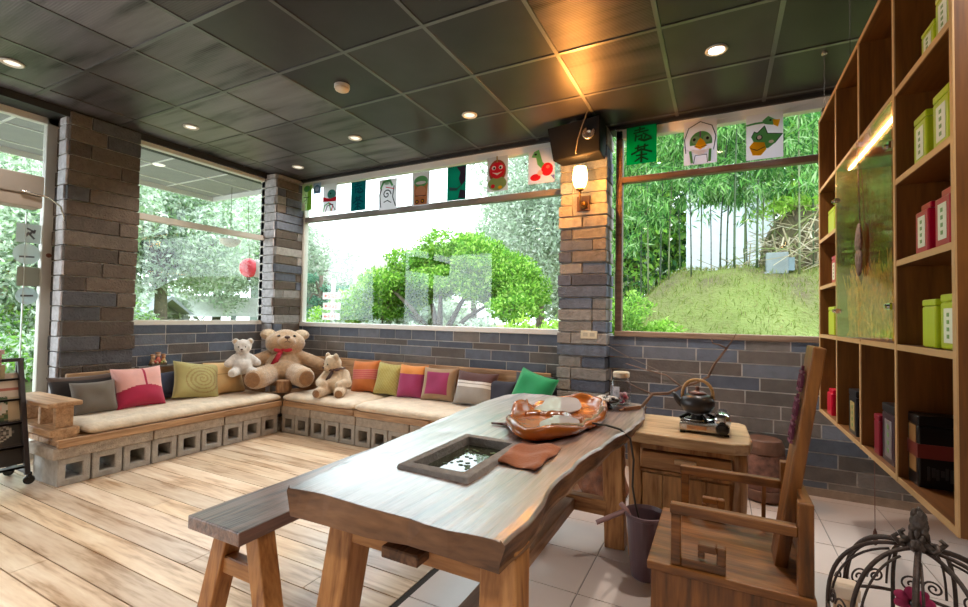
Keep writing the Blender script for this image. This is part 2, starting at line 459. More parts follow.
window('window_1', 'y', 4.0, -4.60, -1.25, 1.10, 2.84, [(2.345, 2.405)], [], M_CREAM, M_GREYFRAME, fw=.035, fd=.07, sill=(1.068, 1.118, -.012), sill_m=M_WHITE, head=(2.775, 2.845), head_m=M_WHITE)
window('window_2', 'y', 4.0, -.80, 1.62, 1.10, 2.84, [(2.385, 2.435)], [.68], M_BROWNFRAME, M_BROWNFRAME, fw=.055, fd=.07, sill=(1.075, 1.12, -.02), sill_m=M_SILLWOOD, head=(2.765, 2.845), head_m=M_WHITE)
window('window_3', 'x', -4.80, 2.25, 3.66, 1.10, 2.82, [(2.075, 2.135)], [], M_CREAM, M_CREAM, fw=.045, fd=.07, sill=(1.085, 1.135, -.004), sill_m=M_CREAM)
# glass sliding door
d1 = bpy.data.objects.new('door_1', None); COL.objects.link(d1); d1['kind'] = 'structure'
f = MB()
f.box(-5.05, -4.98, 1.692, 1.778, 0, 2.82); f.box(-5.05, -4.98, .55, .62, 0, 2.82); f.box(-5.05, -4.98, .55, 1.778, 2.76, 2.86); f.box(-5.05, -4.98, .55, 1.778, 0, .06)
struct('door_frame', f, M_CREAM, d1, bevel=.004, seg=1)
f = MB(); f.box(-5.02, -5.012, .6, 1.70, .05, 2.77); struct('door_pane', f, M_GLASS, d1)
f = MB(); f.box(-5.022, -5.005, 1.594, 1.600, .05, 2.0); struct('door_seal', f, mat('clear_edge', (.75,.85,.82), rough=.2), d1)
# roof overhang outside, with its own grid
so = MB(); so.box(-6.45, -5.06, -2.5, 4.02, 2.86, 2.95); struct('roof_overhang', so, M_SOFFIT)
gr = MB()
for k in range(12): gr.box(-6.45, -4.93, 3.4-.6*k-.01, 3.4-.6*k+.01, 2.852, 2.861)
for k in range(3): gr.box(-6.2+.6*k-.01, -6.2+.6*k+.01, -2.5, 4.02, 2.852, 2.861)
gr.box(-6.47, -6.45, -2.5, 4.04, 2.80, 2.96); gr.box(-6.47, -4.93, 4.02, 4.04, 2.80, 2.96)
struct('trim_2', gr, M_WHITE)
# ------------------------------------------------------------------ the L-shaped bench on hollow blocks
M_BLOCK = mat('concrete_block', (.40,.37,.33), rough=.95, var=.2, vscale=18, bump=.7, bscale=90)
M_SLAB = mat('concrete_slab', (.42,.35,.28), rough=.95, var=.25, vscale=25, bump=.9, bscale=110)
def bench_wood(ax): return wood('bench_timber_'+ax, (.26,.13,.055), (.60,.37,.20), ax, 12, 2, rough=.5, bump=.15)
M_TIMX, M_TIMY = bench_wood('x'), bench_wood('y')
M_CANVAS = mat('canvas_pad', (.68,.56,.42), rough=.9, var=.16, vscale=11, bump=.9, bscale=28, sheen=.3)
ORD = ['first','second','third','fourth','fifth','sixth','seventh','eighth','ninth','tenth','eleventh','twelfth','thirteenth','fourteenth']
def block_mesh(axis):
    """hollow block 0.19 high, hole showing at the front; local, front at the origin side"""
    mb = MB(); W, D, H, t = .187, .36, .19, .045
    hb = (t, W-t, t, H-t)
    def q(a, d, z): return (d, a, z) if axis == 'x' else (a, d, z)     # axis: the way the hole runs
    sg = -1 if axis == 'x' else 1
    outer = [(0,0),(W,0),(W,H),(0,H)]; inner = [(hb[0],hb[2]),(hb[1],hb[2]),(hb[1],hb[3]),(hb[0],hb[3])]
    V = []
    for d in (0, D):
        for (a, z) in outer+inner: V.append(q(a, sg*d, z))
    F = []
    for o in (0, 8):
        for k in range(4): F.append((o+k, o+(k+1) % 4, o+4+(k+1) % 4, o+4+k))
    for k in range(4):
        F.append((k, 8+k, 8+(k+1) % 4, (k+1) % 4)); F.append((4+k, 4+(k+1) % 4, 12+(k+1) % 4, 12+k))
    mb.add(V, F)
    return mb
first = None; XF, YF = -4.03, 3.30
for k in range(9):
    y = 1.503+k*.197
    lab = 'grey hollow concrete block under the bench along the side window, %s from the armrest end' % ORD[k]
    if first is None:
        first = single('concrete_block', block_mesh('x'), M_BLOCK, lab, 'concrete block', 'hollow blocks under the side bench', org=(0,0,0)); o = first
        bv = o.modifiers.new('round', 'BEVEL'); bv.width = .006; bv.segments = 1; bv.limit_method = 'ANGLE'
    else: o = dup(first, label=lab)
    o.location = (XF+random.uniform(-.004, .004), y, 0)
first2 = None
for k in range(14):
    x = -3.99+k*.193 if k > 1 else -4.02+k*.195
    lab = 'grey hollow concrete block under the bench along the brick wall, %s from the corner' % ORD[k]
    if first2 is None:
        first2 = single('concrete_block', block_mesh('y'), M_BLOCK, lab, 'concrete block', 'hollow blocks under the wall bench', org=(0,0,0)); o = first2
        bv = o.modifiers.new('round', 'BEVEL'); bv.width = .006; bv.segments = 1; bv.limit_method = 'ANGLE'
    else: o = dup(first2, label=lab)
    o.location = (x, YF+random.uniform(-.004, .004), 0)
LS = [(1.47, 2.09, 'at the armrest end'), (2.10, 2.68, 'in the middle of that bench'), (2.69, 3.285, 'next to the corner')]
for (a, b, w) in LS:
    m = MB(); m.box(-.40, .012, 0, b-a, 0, .078)
    single('concrete_slab', m, M_SLAB, 'rough concrete slab on the blocks of the side window bench, '+w, 'concrete slab', 'slabs of the side bench', org=(0,0,0), bevel=.005, seg=1).location = (XF, a, .1905)
BS = [(-4.02, -3.605, 'next to the corner'), (-3.6, -3.02, 'second from the corner'), (-3.01, -2.405, 'third from the corner'), (-2.395, -1.78, 'half hidden by the table'), (-1.77, -1.18, 'at the pillar end')]
for (a, b, w) in BS:
    m = MB(); m.box(0, b-a, -.012, .40, 0, .078)
    single('concrete_slab', m, M_SLAB, 'rough concrete slab on the blocks of the brick wall bench, '+w, 'concrete slab', 'slabs of the wall bench', org=(0,0,0), bevel=.005, seg=1).location = (a, YF, .1905)
# timber frames with back boards
ZT = .2695
b1 = thing('bench_seat', 'long timber bench seat with a boxy armrest, under the side window', 'bench', (-4.03, 1.5, ZT))
m = MB()
for k in range(4): m.box(-4.02-.165*k, -4.02-.165*k-.16, 1.505, 3.29 if k == 0 else 3.98, ZT, ZT+.042)
m.build('seat_boards', M_TIMY, b1, bevel=.004, seg=1)
m = MB(); m.box(-4.035, -4.0, 1.49, 3.285, ZT, ZT+.055); m.build('front_rail', M_TIMY, b1, bevel=.004, seg=1)
m = MB(); m.box(-4.72, -4.69, 1.78, 3.62, ZT+.042, .70); m.build('back_board', M_TIMY, b1, bevel=.005, seg=1)
m = MB(); m.box(-4.735, -4.66, 2.285, 3.62, .70, .713); m.build('cap_strip', M_GREYFRAME, b1)['label'] = 'grey strip along the top of the back board'
ar = MB(); ar.box(-4.04, -4.72, 1.455, 1.62, .345, .395); 
ar.box(-4.04, -4.10, 1.49, 1.61, .31, .346); ar.box(-4.62, -4.70, 1.49, 1.61, .31, .346)
ar.build('armrest_base', M_TIMX, b1, bevel=.004, seg=1)
for (x0, x1) in ((-4.13, -4.085), (-4.36, -4.32), (-4.66, -4.62)):
    p = MB(); p.box(x0, x1, 1.50, 1.60, .395, .545); p.build('armrest_post', M_TIMX, b1, bevel=.004, seg=1)
p = MB(); p.box(-4.74, -4.045, 1.44, 1.635, .545, .578); p.build('armrest_top', M_TIMX, b1, bevel=.005, seg=1)
b2 = thing('bench_seat', 'long timber bench seat under the large window, along the brick wall', 'bench', (-2.7, 3.3, ZT))
m = MB()
for k in range(4): m.box(-3.99 if k == 0 else -4.02, -1.165 if k < 2 else -1.30, 3.315+.165*k, 3.315+.165*k+.16, ZT, ZT+.042)
m.build('seat_boards', M_TIMX, b2, bevel=.004, seg=1)
for (a, c) in ((-4.0, -3.05), (-3.04, -2.2), (-2.19, -1.165)):
    m = MB(); m.box(a, c, 3.29, 3.325, ZT, ZT+.055); m.build('front_rail', M_TIMX, b2, bevel=.004, seg=1)
m = MB(); m.box(-4.5, -1.34, 3.93, 3.955, ZT+.042, .725); m.build('back_board', M_TIMX, b2, bevel=.005, seg=1)
m = MB(); m.box(-1.335, -1.17, 3.30, 3.52, .313, .60); m.build('end_box', M_TIMX, b2, bevel=.005, seg=1)

# seat pads: soft mattress with rounded, slightly wavy edges
def pad(lx, ly, h, seed):
    random.seed(seed); mb = MB(); nx = max(6, int(lx/.05)); ny = max(6, int(ly/.05)); r = h*.5
    V = []; F = []
    for side in (1, -1):
        for j in range(ny+1):
            for i in range(nx+1):
                x = lx*i/nx; y = ly*j/ny
                e = min(min(x, lx-x), min(y, ly-y)); t = min(1, e/.06)
                z = h/2+side*(h/2)*(math.sqrt(max(0, 1-(1-t)**2))*.62+.38)
                z += side*(.004*math.sin(x*9+seed)+.003*math.sin(y*13+x*5))*t
                V.append((x, y, z))
    n = (nx+1)*(ny+1)
    for j in range(ny):
        for i in range(nx):
            a = j*(nx+1)+i
            F.append((a, a+1, a+nx+2, a+nx+1)); F.append((n+a, n+a+nx+1, n+a+nx+2, n+a+1))
    edge = [i for i in range(nx+1)]+[j*(nx+1)+nx for j in range(1, ny+1)]+[ny*(nx+1)+i for i in range(nx-1, -1, -1)]+[j*(nx+1) for j in range(ny-1, 0, -1)]
    for k in range(len(edge)):
        a, b = edge[k], edge[(k+1) % len(edge)]; F.append((a, n+a, n+b, b))
    return mb.add(V, F)
def sub(o):
    s = o.modifiers.new('soft', 'SUBSURF'); s.levels = 1; s.render_levels = 1
ZP = ZT+.043
def place_pad(x0, x1, y0, y1, h, label, seed):
    o = single('seat_pad', pad(x1-x0, y1-y0, h, seed), M_CANVAS, label, 'seat cushion', 'canvas seat pads', org=(0,0,0), smooth=True, mods=sub)
    o.location = (x0, y0, ZP); return o
place_pad(-4.67, -4.005, 1.66, 3.29, .088, 'long beige canvas seat pad on the bench along the side window', 1)
place_pad(-4.0, -3.04, 3.275, 3.92, .088, 'beige canvas seat pad with the big teddy bear foot on it', 2)
place_pad(-3.03, -1.60, 3.275, 3.92, .088, 'beige canvas seat pad under the row of colourful pillows by the brick wall', 3)
ZS = ZP+.088                                       # the sitting surface
random.seed(33)

# ------------------------------------------------------------------ pillows
M_FABRIC = mat('pillow_cotton', rough=.9, var=.10, vscale=10, bump=.3, bscale=150, attr=True, sheen=.25)
def pillow_mb(w, h, t, pat, seed=0, pinch=.10, lump=.0):
    t *= 1.2
    rr = random.Random(seed); n = 44; V = []; F = []; C = []
    ph = rr.uniform(0, 6)
    def pos(u, v, s):
        x = w/2*u*(1-pinch*(1-v*v)*1.0); z = h/2*v*(1-pinch*(1-u*u))
        th = t/2*(max(0, 1-u**4)*max(0, 1-v**4))**.55
        th *= 1+.10*math.sin(4*u+ph)*math.cos(3.3*v+ph)
        return (x, -s*th, z+h/2)
    for s in (1, -1):
        for j in range(n+1):
            for i in range(n+1): V.append(pos(-1+2*i/n, -1+2*j/n, s))
    N1 = (n+1)**2
    for j in range(n):
        for i in range(n):
            a = j*(n+1)+i; u = -1+2*(i+.5)/n; v = -1+2*(j+.5)/n
            F.append((a, a+1, a+n+2, a+n+1)); C.append(pat(u, v))
            F.append((N1+a, N1+a+n+1, N1+a+n+2, N1+a+1)); C.append(pat(u, v))
    edge = [i for i in range(n+1)]+[j*(n+1)+n for j in range(1, n+1)]+[n*(n+1)+i for i in range(n-1, -1, -1)]+[j*(n+1) for j in range(n-1, 0, -1)]
    for k in range(len(edge)):
        a, b = edge[k], edge[(k+1) % len(edge)]; F.append((a, N1+a, N1+b, b)); C.append(pat(1, 1))
    mb = MB(); mb.add(V, F, cols=C); return mb
def pillow(label, w, h, t, pat, loc, yaw, lean=20, roll=0, seed=0, group=None, button=None, name='pillow'):
    R = Matrix.Rotation(math.radians(yaw), 3, 'Z') @ Matrix.Rotation(math.radians(-lean), 3, 'X') @ Matrix.Rotation(math.radians(roll), 3, 'Y')
    o = single(name, pillow_mb(w, h, t, pat, seed), M_FABRIC, label, 'pillow', group, org=(0,0,0), smooth=True)
    o.location = loc; o.rotation_euler = R.to_euler()
    return o
G1, G2 = 'pillows along the side bench', 'pillows along the brick wall'
c = lambda *a: tuple(a)
BLK = (.02,.018,.02); CRIM = (.42,.012,.06); PINK = (.80,.42,.38)
pillow('black flat cushion leaning behind the grey woven pillow beside the armrest', .46, .30, .10, lambda u, v: (.025,.02,.02) if v < .75 else (.09,.055,.04), (-4.56, 1.86, ZS), 90, 14, seed=1, group=G1)
pillow('grey brown woven pillow at the armrest end of the side bench', .31, .27, .12, lambda u, v: c(.20,.165,.13) if (int((u+1)*26)+int((v+1)*26)) % 2 else c(.12,.10,.08), (-4.43, 1.88, ZS-.01), 90, 18, seed=2, group=G1)
pillow('pink and crimson pillow with a crimson ribbon down its front', .39, .36, .14, lambda u, v: CRIM if (abs(u-.12) < .045 or v < -.1+.12*math.cos(u*2.4)) else PINK, (-4.42, 2.20, ZS-.01), 90, 20, seed=3, group=G1)
pillow('navy cushion lying in the gap behind the crimson and green swirl pillows', .40, .26, .10, lambda u, v: (.03,.04,.075), (-4.60, 2.42, ZS), 90, 12, seed=4, group=G1)
def swirl(u, v):
    uu, vv = u-.1, v+.05; r = math.hypot(uu, vv); a = math.atan2(vv, uu)
    s = (r*5.2-a/(2*PI)) % 1
    return (.33,.24,.09) if (s < .36 and r < .85) else (.42,.37,.14)
pillow('olive green pillow with a brown spiral on it', .42, .37, .14, swirl, (-4.42, 2.66, ZS-.01), 84, 24, 10, seed=5, group=G1)
pillow('golden yellow pillow with a stitched seam beside the white teddy bear', .38, .35, .15, lambda u, v: (.45,.28,.10) if abs(v-.1) < .03 else (.72,.48,.22), (-4.44, 2.99, ZS-.01), 88, 22, seed=6, group=G1)
pillow('orange pillow with a pink striped band beside the honey teddy bear', .34, .35, .13, lambda u, v: ((.66,.13,.12) if int((v+1)*22) % 3 else (.72,.26,.2)) if -.25 < v < .42 else (.66,.20,.05), (-3.36, 3.79, ZS-.01), 6, 14, -4, seed=7, group=G2)
pillow('mustard olive pillow between the orange striped and the orange magenta pillows', .32, .345, .13, lambda u, v: (.44,.37,.10) if (int((u+1)*13)+int((v+1)*15)) % 3 else (.50,.44,.15), (-3.05, 3.77, ZS-.01), 8, 16, 3, seed=8, group=G2)
pillow('magenta pillow with an orange top edge', .32, .345, .13, lambda u, v: (.36,.035,.13) if v < .42 else (.72,.27,.06), (-2.75, 3.77, ZS-.01), 6, 15, seed=9, group=G2)
pillow('tan pillow with a magenta square in its middle', .36, .34, .14, lambda u, v: (.36,.04,.14) if (abs(u) < .66 and abs(v) < .7) else (.40,.27,.16), (-2.43, 3.77, ZS-.01), 10, 18, seed=10, group=G2)
def stripe(u, v):
    if v > .38: return (.10,.045,.045)
    if .22 < v < .36 or .02 < v < .16: return (.82,.80,.78)
    return (.13,.07,.07) if v > .0 and not v < .22 else (.36,.33,.30)
pillow('dark brown and grey pillow with two white stripes', .42, .33, .14, stripe, (-2.03, 3.75, ZS-.01), 4, 20, 2, seed=11, group=G2)
pillow('emerald green pillow slumped at the end of the wall bench', .38, .35, .15, lambda u, v: (.01,.30,.11), (-1.49, 3.70, ZS+.02), -6, 22, 14, seed=12, group=G2)
pillow('charcoal pillow behind the green pillow near the pillar', .36, .32, .12, lambda u, v: (.05,.055,.07), (-1.50, 3.84, ZS), 0, 10, 4, seed=13, group=G2)
pillow('dark navy pillow between the striped and the green pillows', .30, .25, .12, lambda u, v: (.03,.035,.06), (-1.76, 3.80, ZS), 4, 15, seed=14, group=G2)
# ------------------------------------------------------------------ teddy bears
def plush(name, c1, c2, sc=60):
    m = mat(name, c1, rough=.95, var=.22, vscale=30, bump=.9, bscale=170, sheen=.6)
    return m
M_TAN = plush('tan_plush', (.52,.335,.19), None); M_HONEY = plush('honey_plush', (.66,.50,.33), None); M_WHITEP = plush('white_plush', (.72,.66,.60), None)
M_PADB = plush('brown_pad_plush', (.33,.16,.06), None); M_EYE = mat('bead_black', (.01,.01,.01), rough=.15)
M_NOSE = mat('nose_thread', (.10,.05,.04), rough=.6); M_RIBBON = mat('red_ribbon', (.62,.03,.06), rough=.4, var=.1)
def remesh(vox):
    def f(o):
        r = o.modifiers.new('one_skin', 'REMESH'); r.mode = 'VOXEL'; r.voxel_size = vox; r.use_smooth_shade = True
        s = o.modifiers.new('even', 'SMOOTH'); s.iterations = 4; s.factor = .5
    return f
def teddy(label, loc, rot, s, m_body, pad_m, hs=1, head=(0,-.03,.57), head_tilt=0, head_turn=0, arms=None, legs=None, ribbon=None, curly=False, nose_m=None, group=None, inner=None):
    t = thing('teddy_bear', label, 'teddy bear', loc, rot, group)
    W = Matrix.LocRotScale(Vector(loc), Euler(rot), (s,s,s))
    class L(MB):
        def fin(self, name, m, parent=t, **kw):
            self.v = [tuple(W @ Vector(p)) for p in self.v]; return self.build(name, m, parent, **kw)
    HM = Matrix.Translation(head) @ Matrix.Rotation(math.radians(head_turn), 4, 'Z') @ Matrix.Rotation(math.radians(head_tilt), 4, 'X') @ Matrix.Diagonal((1.28*hs if hs > 1 else 1, hs, hs, 1))
    hp = lambda *p: HM @ Vector(p)
    R3 = HM.to_3x3()
    b = L()
    b.ell((0,0,.24), (.215,.175,.235)); b.ell((0,-.05,.19), (.205,.185,.17)); b.ell((0,.0,.40), (.15,.12,.10))
    b.ell(hp(0,0,0), (.165,.14,.135), R3); b.ell(hp(0,-.11,-.045), (.075,.075,.06), R3)
    b.ell(hp(0,-.02,.05), (.12,.11,.10), R3)
    for sx in (-1, 1):
        b.ell(hp(.135*sx, .01, .115), (.07,.036,.07), R3)
        for seg in (arms or [((.15,0,.38,.075),(.27,-.07,.28,.07)),((.27,-.07,.28,.07),(.34,-.15,.22,.068))]):
            (x,y,z,r), (x2,y2,z2,r2) = seg[sx] if isinstance(seg, dict) else seg
            b.caps((x*sx,y,z), (x2*sx,y2,z2), r, r2)
        for seg in (legs or [((.11,-.10,.11,.11),(.20,-.33,.10,.105))]):
            (x,y,z,r), (x2,y2,z2,r2) = seg
            b.caps((x*sx,y,z), (x2*sx,y2,z2), r, r2)
    if curly:
        rr = random.Random(4)
        for k in range(70):
            a = rr.uniform(0, 2*PI); p = rr.uniform(-.4, 1.5)
            b.ell(hp(.15*math.cos(a)*math.cos(p), .12*math.sin(a)*math.cos(p), .125*math.sin(p)+.02), (.024,)*3, nu=6, nv=4)
    b.fin('body', m_body, mods=remesh(.011*s/.95 if s > .6 else .008))
    for sx in (-1, 1):
        e = L(); e.ell(hp(.062*sx, -.128, .02), (.014,.010,.014), R3, 10, 6); e.fin('eye', M_EYE, smooth=True)
        e = L(); e.ell(hp(.137*sx, -.018, .115), (.044,.012,.044), R3, 12, 8); e.fin('inner_ear', inner or m_body, smooth=True)
        (x,y,z,r), (x2,y2,z2,r2) = (legs or [((.11,-.10,.11,.11),(.20,-.33,.10,.105))])[-1]
        d = Vector(((x2-x)*sx, y2-y, z2-z)).normalized(); q = Vector((0,-1,0)).rotation_difference(d).to_matrix()
        e = L(); e.ell(Vector((x2*sx,y2,z2))+d*(r2*.93), (r2*.72, r2*.14, r2*.72), q, 16, 8); e.fin('foot_pad', pad_m, smooth=True)
    e = L(); e.ell(hp(0,-.185,-.025), (.024,.014,.017), R3, 12, 8); e.fin('nose', nose_m or M_NOSE, smooth=True)
    e = L(); e.tube([hp(0,-.187,-.04), hp(0,-.178,-.068), hp(-.022,-.168,-.08)], .004, 6); e.tube([hp(0,-.178,-.068), hp(.022,-.168,-.08)], .004, 6); e.fin('mouth', M_NOSE)
    if ribbon:
        e = L(); n = 24
        e.tube([(.135*math.cos(2*PI*k/n), .115*math.sin(2*PI*k/n)-.01, .455) for k in range(n+1)], .016, 6)
        e.hexa([(-.03,-.165,.40), (-.13,-.185,.22), (-.09,-.195,.21), (.0,-.17,.40)], [(-.03,-.155,.46), (-.15,-.175,.24), (-.10,-.185,.22), (.0,-.16,.45)])
        for sx in (-1, 1): e.ell((.05*sx,-.155,.445), (.055,.02,.03), None, 10, 6)
        e.ell((0,-.165,.445), (.02,.02,.022), None, 8, 6)
        e.fin('ribbon', ribbon, smooth=True)
    return t
big = teddy('huge tan teddy bear with a red neck ribbon slumped in the bench corner', (-4.34, 3.56, ZS-.01), (math.radians(-8), 0, math.radians(48)), .93, M_TAN, M_PADB, hs=1.08, head=(.02,-.05,.53), head_tilt=-24, head_turn=8,
    arms=[((.15,0,.38,.08),(.29,-.03,.33,.075)),((.29,-.03,.33,.075),(.42,-.10,.27,.072))], legs=[((.13,-.10,.16,.13),(.24,-.47,.112,.118))], ribbon=M_RIBBON, inner=M_HONEY)
teddy('small curly white teddy bear sitting on the arm of the huge tan one', (-4.37, 3.09, ZS+.18), (math.radians(-4), 0, math.radians(60)), .50, M_WHITEP, M_WHITEP, head_tilt=8, head_turn=-12, curly=True, inner=M_HONEY,
    arms=[((.14,-.02,.36,.075),(.26,-.10,.24,.08))], legs=[((.11,-.10,.09,.095),(.20,-.34,.06,.085))])
teddy('honey cream teddy bear with brown paw pads sitting beside the orange striped pillow', (-3.53, 3.56, ZS-.01), (0, 0, math.radians(26)), .60, M_HONEY, M_PADB, head=(-.05,-.06,.54), head_tilt=12, head_turn=-42, inner=M_TAN,
    arms=[((.15,-.02,.36,.08),(.23,-.14,.22,.08)),((.23,-.14,.22,.08),(.14,-.26,.20,.075))], legs=[((.12,-.10,.10,.10),(.17,-.36,.085,.09))], ribbon=M_NOSE)
# wooden stump between the bear's feet
s = MB(); s.lathe([(.001,0),(.075,0),(.08,.03),(.074,.115),(.07,.12),(.001,.12)], 20, (-4.10, 3.38, ZS-.006), wob=lambda a, z: 1+.04*math.sin(3*a)+.02*math.sin(7*a))
single('wood_stump', s, wood('stump_wood', (.20,.09,.04), (.46,.27,.14), 'z', 8, 4, rough=.6), 'short round log stub between the feet of the huge teddy bear', 'stump', org=(-4.10, 3.38, ZS-.006), smooth=False)

# small folk figurine on the back board
fg = thing('folk_figurine', 'tiny colourful clay folk group on top of the bench back board', 'figurine', (-4.70, 2.46, .713))
M_CLAY = mat('painted_clay', rough=.5, attr=True, var=.15, vscale=40)
m = MB(); m.box(-4.735, -4.67, 2.395, 2.525, .713, .728, (.10,.08,.05)); m.build('base', M_CLAY, fg)
for (dy, hgt, colr, hc) in ((-.045, .085, (.35,.20,.09), (.62,.38,.22)), (.0, .105, (.45,.10,.05), (.65,.42,.28)), (.045, .085, (.55,.33,.14), (.50,.26,.13))):
    m = MB(); m.lathe([(.001,.728),(.026,.728),(.024,.75),(.014,.728+hgt*.6),(.001,.728+hgt*.62)], 12, (-4.70, 2.46+dy, 0), colr)
    m.ell((-4.695, 2.46+dy, .728+hgt*.78), (.018,.018,.02), None, 10, 8, hc); m.ell((-4.702, 2.46+dy, .728+hgt*.95), (.024,.024,.010), None, 10, 6, (.30,.14,.06))
    m.build('figure', M_CLAY, fg, smooth=True)
for k in range(7):
    m = MB(); m.ell((-4.672, 2.405+.018*k, .74+.01*(k % 2)), (.011,.011,.011), None, 8, 6, random.choice([(.5,.06,.05),(.3,.4,.12),(.7,.55,.4)])); m.build('fruit', M_CLAY, fg, smooth=True)

# ------------------------------------------------------------------ magazine rack by the glass door
rk = thing('magazine_rack', 'dark metal magazine rack on casters beside the bench armrest', 'magazine rack', (-4.36, 1.15, 0))
M_RACK = mat('rack_metal', (.035,.028,.03), rough=.4, var=.1)
m = MB()
for yy in (1.43, .85):
    m.bar((-4.28, yy, .07), (-4.42, yy-.02, .86), .03, .03, (0,1,0)); m.bar((-4.62, yy, .07), (-4.44, yy-.02, .86), .025, .025, (0,1,0)); m.bar((-4.28, yy, .09), (-4.62, yy, .09), .025, .025)
m.bar((-4.42, .84, .86), (-4.42, 1.43, .86), .025, .025); m.build('frame', M_RACK, rk, bevel=.004, seg=1)
for z in (.12, .26, .42, .58, .72):
    xx = -4.28-.14*(z-.07)/.79
    p = MB(); p.box(xx-.055, xx+.012, .85, 1.43, z, z+.012); p.box(xx+.008, xx+.012, .85, 1.43, z, z+.014); p.build('shelf', M_RACK, rk)
for (x, y) in ((-4.28, 1.44), (-4.62, 1.44), (-4.28, .85), (-4.62, .85)):
    c_ = MB(); c_.lathe([(.001,-.012),(.03,-.012),(.032,0),(.03,.012),(.001,.012)], 16, (x, y, .033), M=Matrix.Rotation(PI/2, 4, 'Y') @ Matrix.Rotation(.4, 4, 'X')); c_.box(x-.012, x+.012, y-.012, y+.012, .05, .085); c_.build('caster', M_EYE, rk)
M_PRINT = mat('printed_paper', rough=.5, attr=True, var=.05)
def magazine(label, z, h, y0, y1, fn, dz=0):
    """a leaning magazine cover of many small colour cells"""
    xx = -4.28-.14*(z-.07)/.79-.012; m = MB(); nx, ny = 26, 18
    tl = .14/.79
    P = lambda u, v: (xx-.004-tl*h*v, y0+(y1-y0)*u, z+.014+h*v)
    V = [P(i/nx, j/ny) for j in range(ny+1) for i in range(nx+1)]+[tuple(Vector(P(i/nx, j/ny))+Vector((-.008,0,0))) for j in (0, ny) for i in (0, nx)]
    F = []; C = []
    for j in range(ny):
        for i in range(nx):
            a = j*(nx+1)+i; F.append((a, a+1, a+nx+2, a+nx+1)); C.append(fn((i+.5)/nx, (j+.5)/ny))
    b = (nx+1)*(ny+1); ca = [0, nx, ny*(nx+1), ny*(nx+1)+nx]
    F += [(b+1, b, b+2, b+3), (ca[0], b, b+1, ca[1]), (ca[1], b+1, b+3, ca[3]), (ca[3], b+3, b+2, ca[2]), (ca[2], b+2, b, ca[0])]; C += [(.6,.58,.55)]*5
    m.add(V, F, cols=C)
    return single('magazine', m, M_PRINT, label, 'magazine', 'magazines in the rack', org=(xx, (y0+y1)/2, z+.014))
def photo(u, v):
    r = math.hypot(u-.72, (v-.55)*.9)
    if r < .17: return (.62,.42,.32)
    if r < .28: return (.55,.50,.42)
    return (.06,.10,.035) if (int(u*13)*7+int(v*11)*5) % 3 else (.20,.17,.08)
magazine('cream magazine with a red title line on the upper tier of the rack', .590, .165, 1.10, 1.415, lambda u, v: (.40,.12,.08) if (.25 < v < .38 and u > .62) else ((.62,.52,.42) if v < .8 else (.52,.42,.33)))
magazine('magazine with a photo of a face among green leaves in the rack', .430, .17, 1.08, 1.345, photo)
magazine('beige magazine peeping out beside the leafy photo cover', .425, .165, 1.345, 1.415, lambda u, v: (.50,.38,.24))
def plate(u, v):
    r = math.hypot((u-.62)*1.6, v-.5)
    return (.40,.36,.30) if (.30 < r < .36 or .18 < r < .22) else ((.16,.13,.10) if r < .40 and (int(u*40)+int(v*20)) % 3 else (.035,.03,.026))
magazine('dark magazine with pale rings on its cover in the rack', .272, .165, 1.06, 1.415, plate)
magazine('nearly black brochure in the lowest tier of the rack', .132, .14, 1.0, 1.415, lambda u, v: (.03,.025,.022) if v < .7 else (.06,.045,.035))
m = MB(); m.box(-4.49, -4.40, 1.00, 1.33, .735, .83, (.38,.31,.18)); m.box(-4.399, -4.396, 1.02, 1.31, .75, .80, (.30,.24,.13)); single('paper_box', m, M_PRINT, 'flat khaki paper box on the top tier of the magazine rack', 'box', org=(-4.44, 1.17, .735))
m = MB(); m.box(-4.55, -4.40, 1.02, 1.31, .832, .925, (.42,.25,.25)); m.box(-4.56, -4.39, 1.01, 1.32, .905, .935, (.55,.36,.36)); single('gift_box', m, M_PRINT, 'dusty pink lidded box on top of the magazine rack', 'box', org=(-4.47, 1.17, .832))
# ------------------------------------------------------------------ slab tea table
M_SLABTOP = wood('slab_wood', (.012,.006,.006), (.40,.27,.23), 'y', 16, 1.5, rough=.42, bump=.9, coat=1.0, coat_r=.27, coat_ior=2.2, spec=.9, mid=(.20,.115,.09))
M_SLABSIDE = wood('slab_raw_edge', (.045,.02,.010), (.30,.15,.07), 'y', 7, 2.4, rough=.55, bump=.6, mid=(.17,.078,.034))
M_SLABEND = wood('slab_end_grain', (.05,.022,.011), (.28,.14,.066), 'x', 4, 2.6, rough=.6, bump=.7, mid=(.17,.08,.036))
M_LEG = wood('leg_wood', (.20,.07,.018), (.56,.28,.10), 'z', 9, 2.2, rough=.42, bump=.2, mid=(.40,.175,.055))
M_RAIL = wood('rail_wood', (.20,.07,.018), (.54,.27,.10), 'x', 9, 2.2, rough=.42, bump=.2, mid=(.38,.17,.055))
M_RAILY = wood('rail_wood_long', (.22,.10,.05), (.50,.31,.18), 'y', 9, 2.2, rough=.5, bump=.2)
tb = thing('tea_table', 'heavy slab tea table with wavy edges and a stone basin let into its top', 'table', (-.85, 1.9, 0))
def interp(P, y):
    n_ = len(P)
    for k in range(n_-1):
        if y <= P[k+1][0] or k == n_-2:
            p0, p1, p2, p3 = P[max(k-1,0)], P[k], P[k+1], P[min(k+2,n_-1)]
            u = min(1, max(0, (y-p1[0])/(p2[0]-p1[0]))); m1 = (p2[1]-p0[1])/(p2[0]-p0[0])*(p2[0]-p1[0]); m2 = (p3[1]-p1[1])/(p3[0]-p1[0])*(p2[0]-p1[0])
            return (2*u**3-3*u*u+1)*p1[1]+(u**3-2*u*u+u)*m1+(3*u*u-2*u**3)*p2[1]+(u**3-u*u)*m2
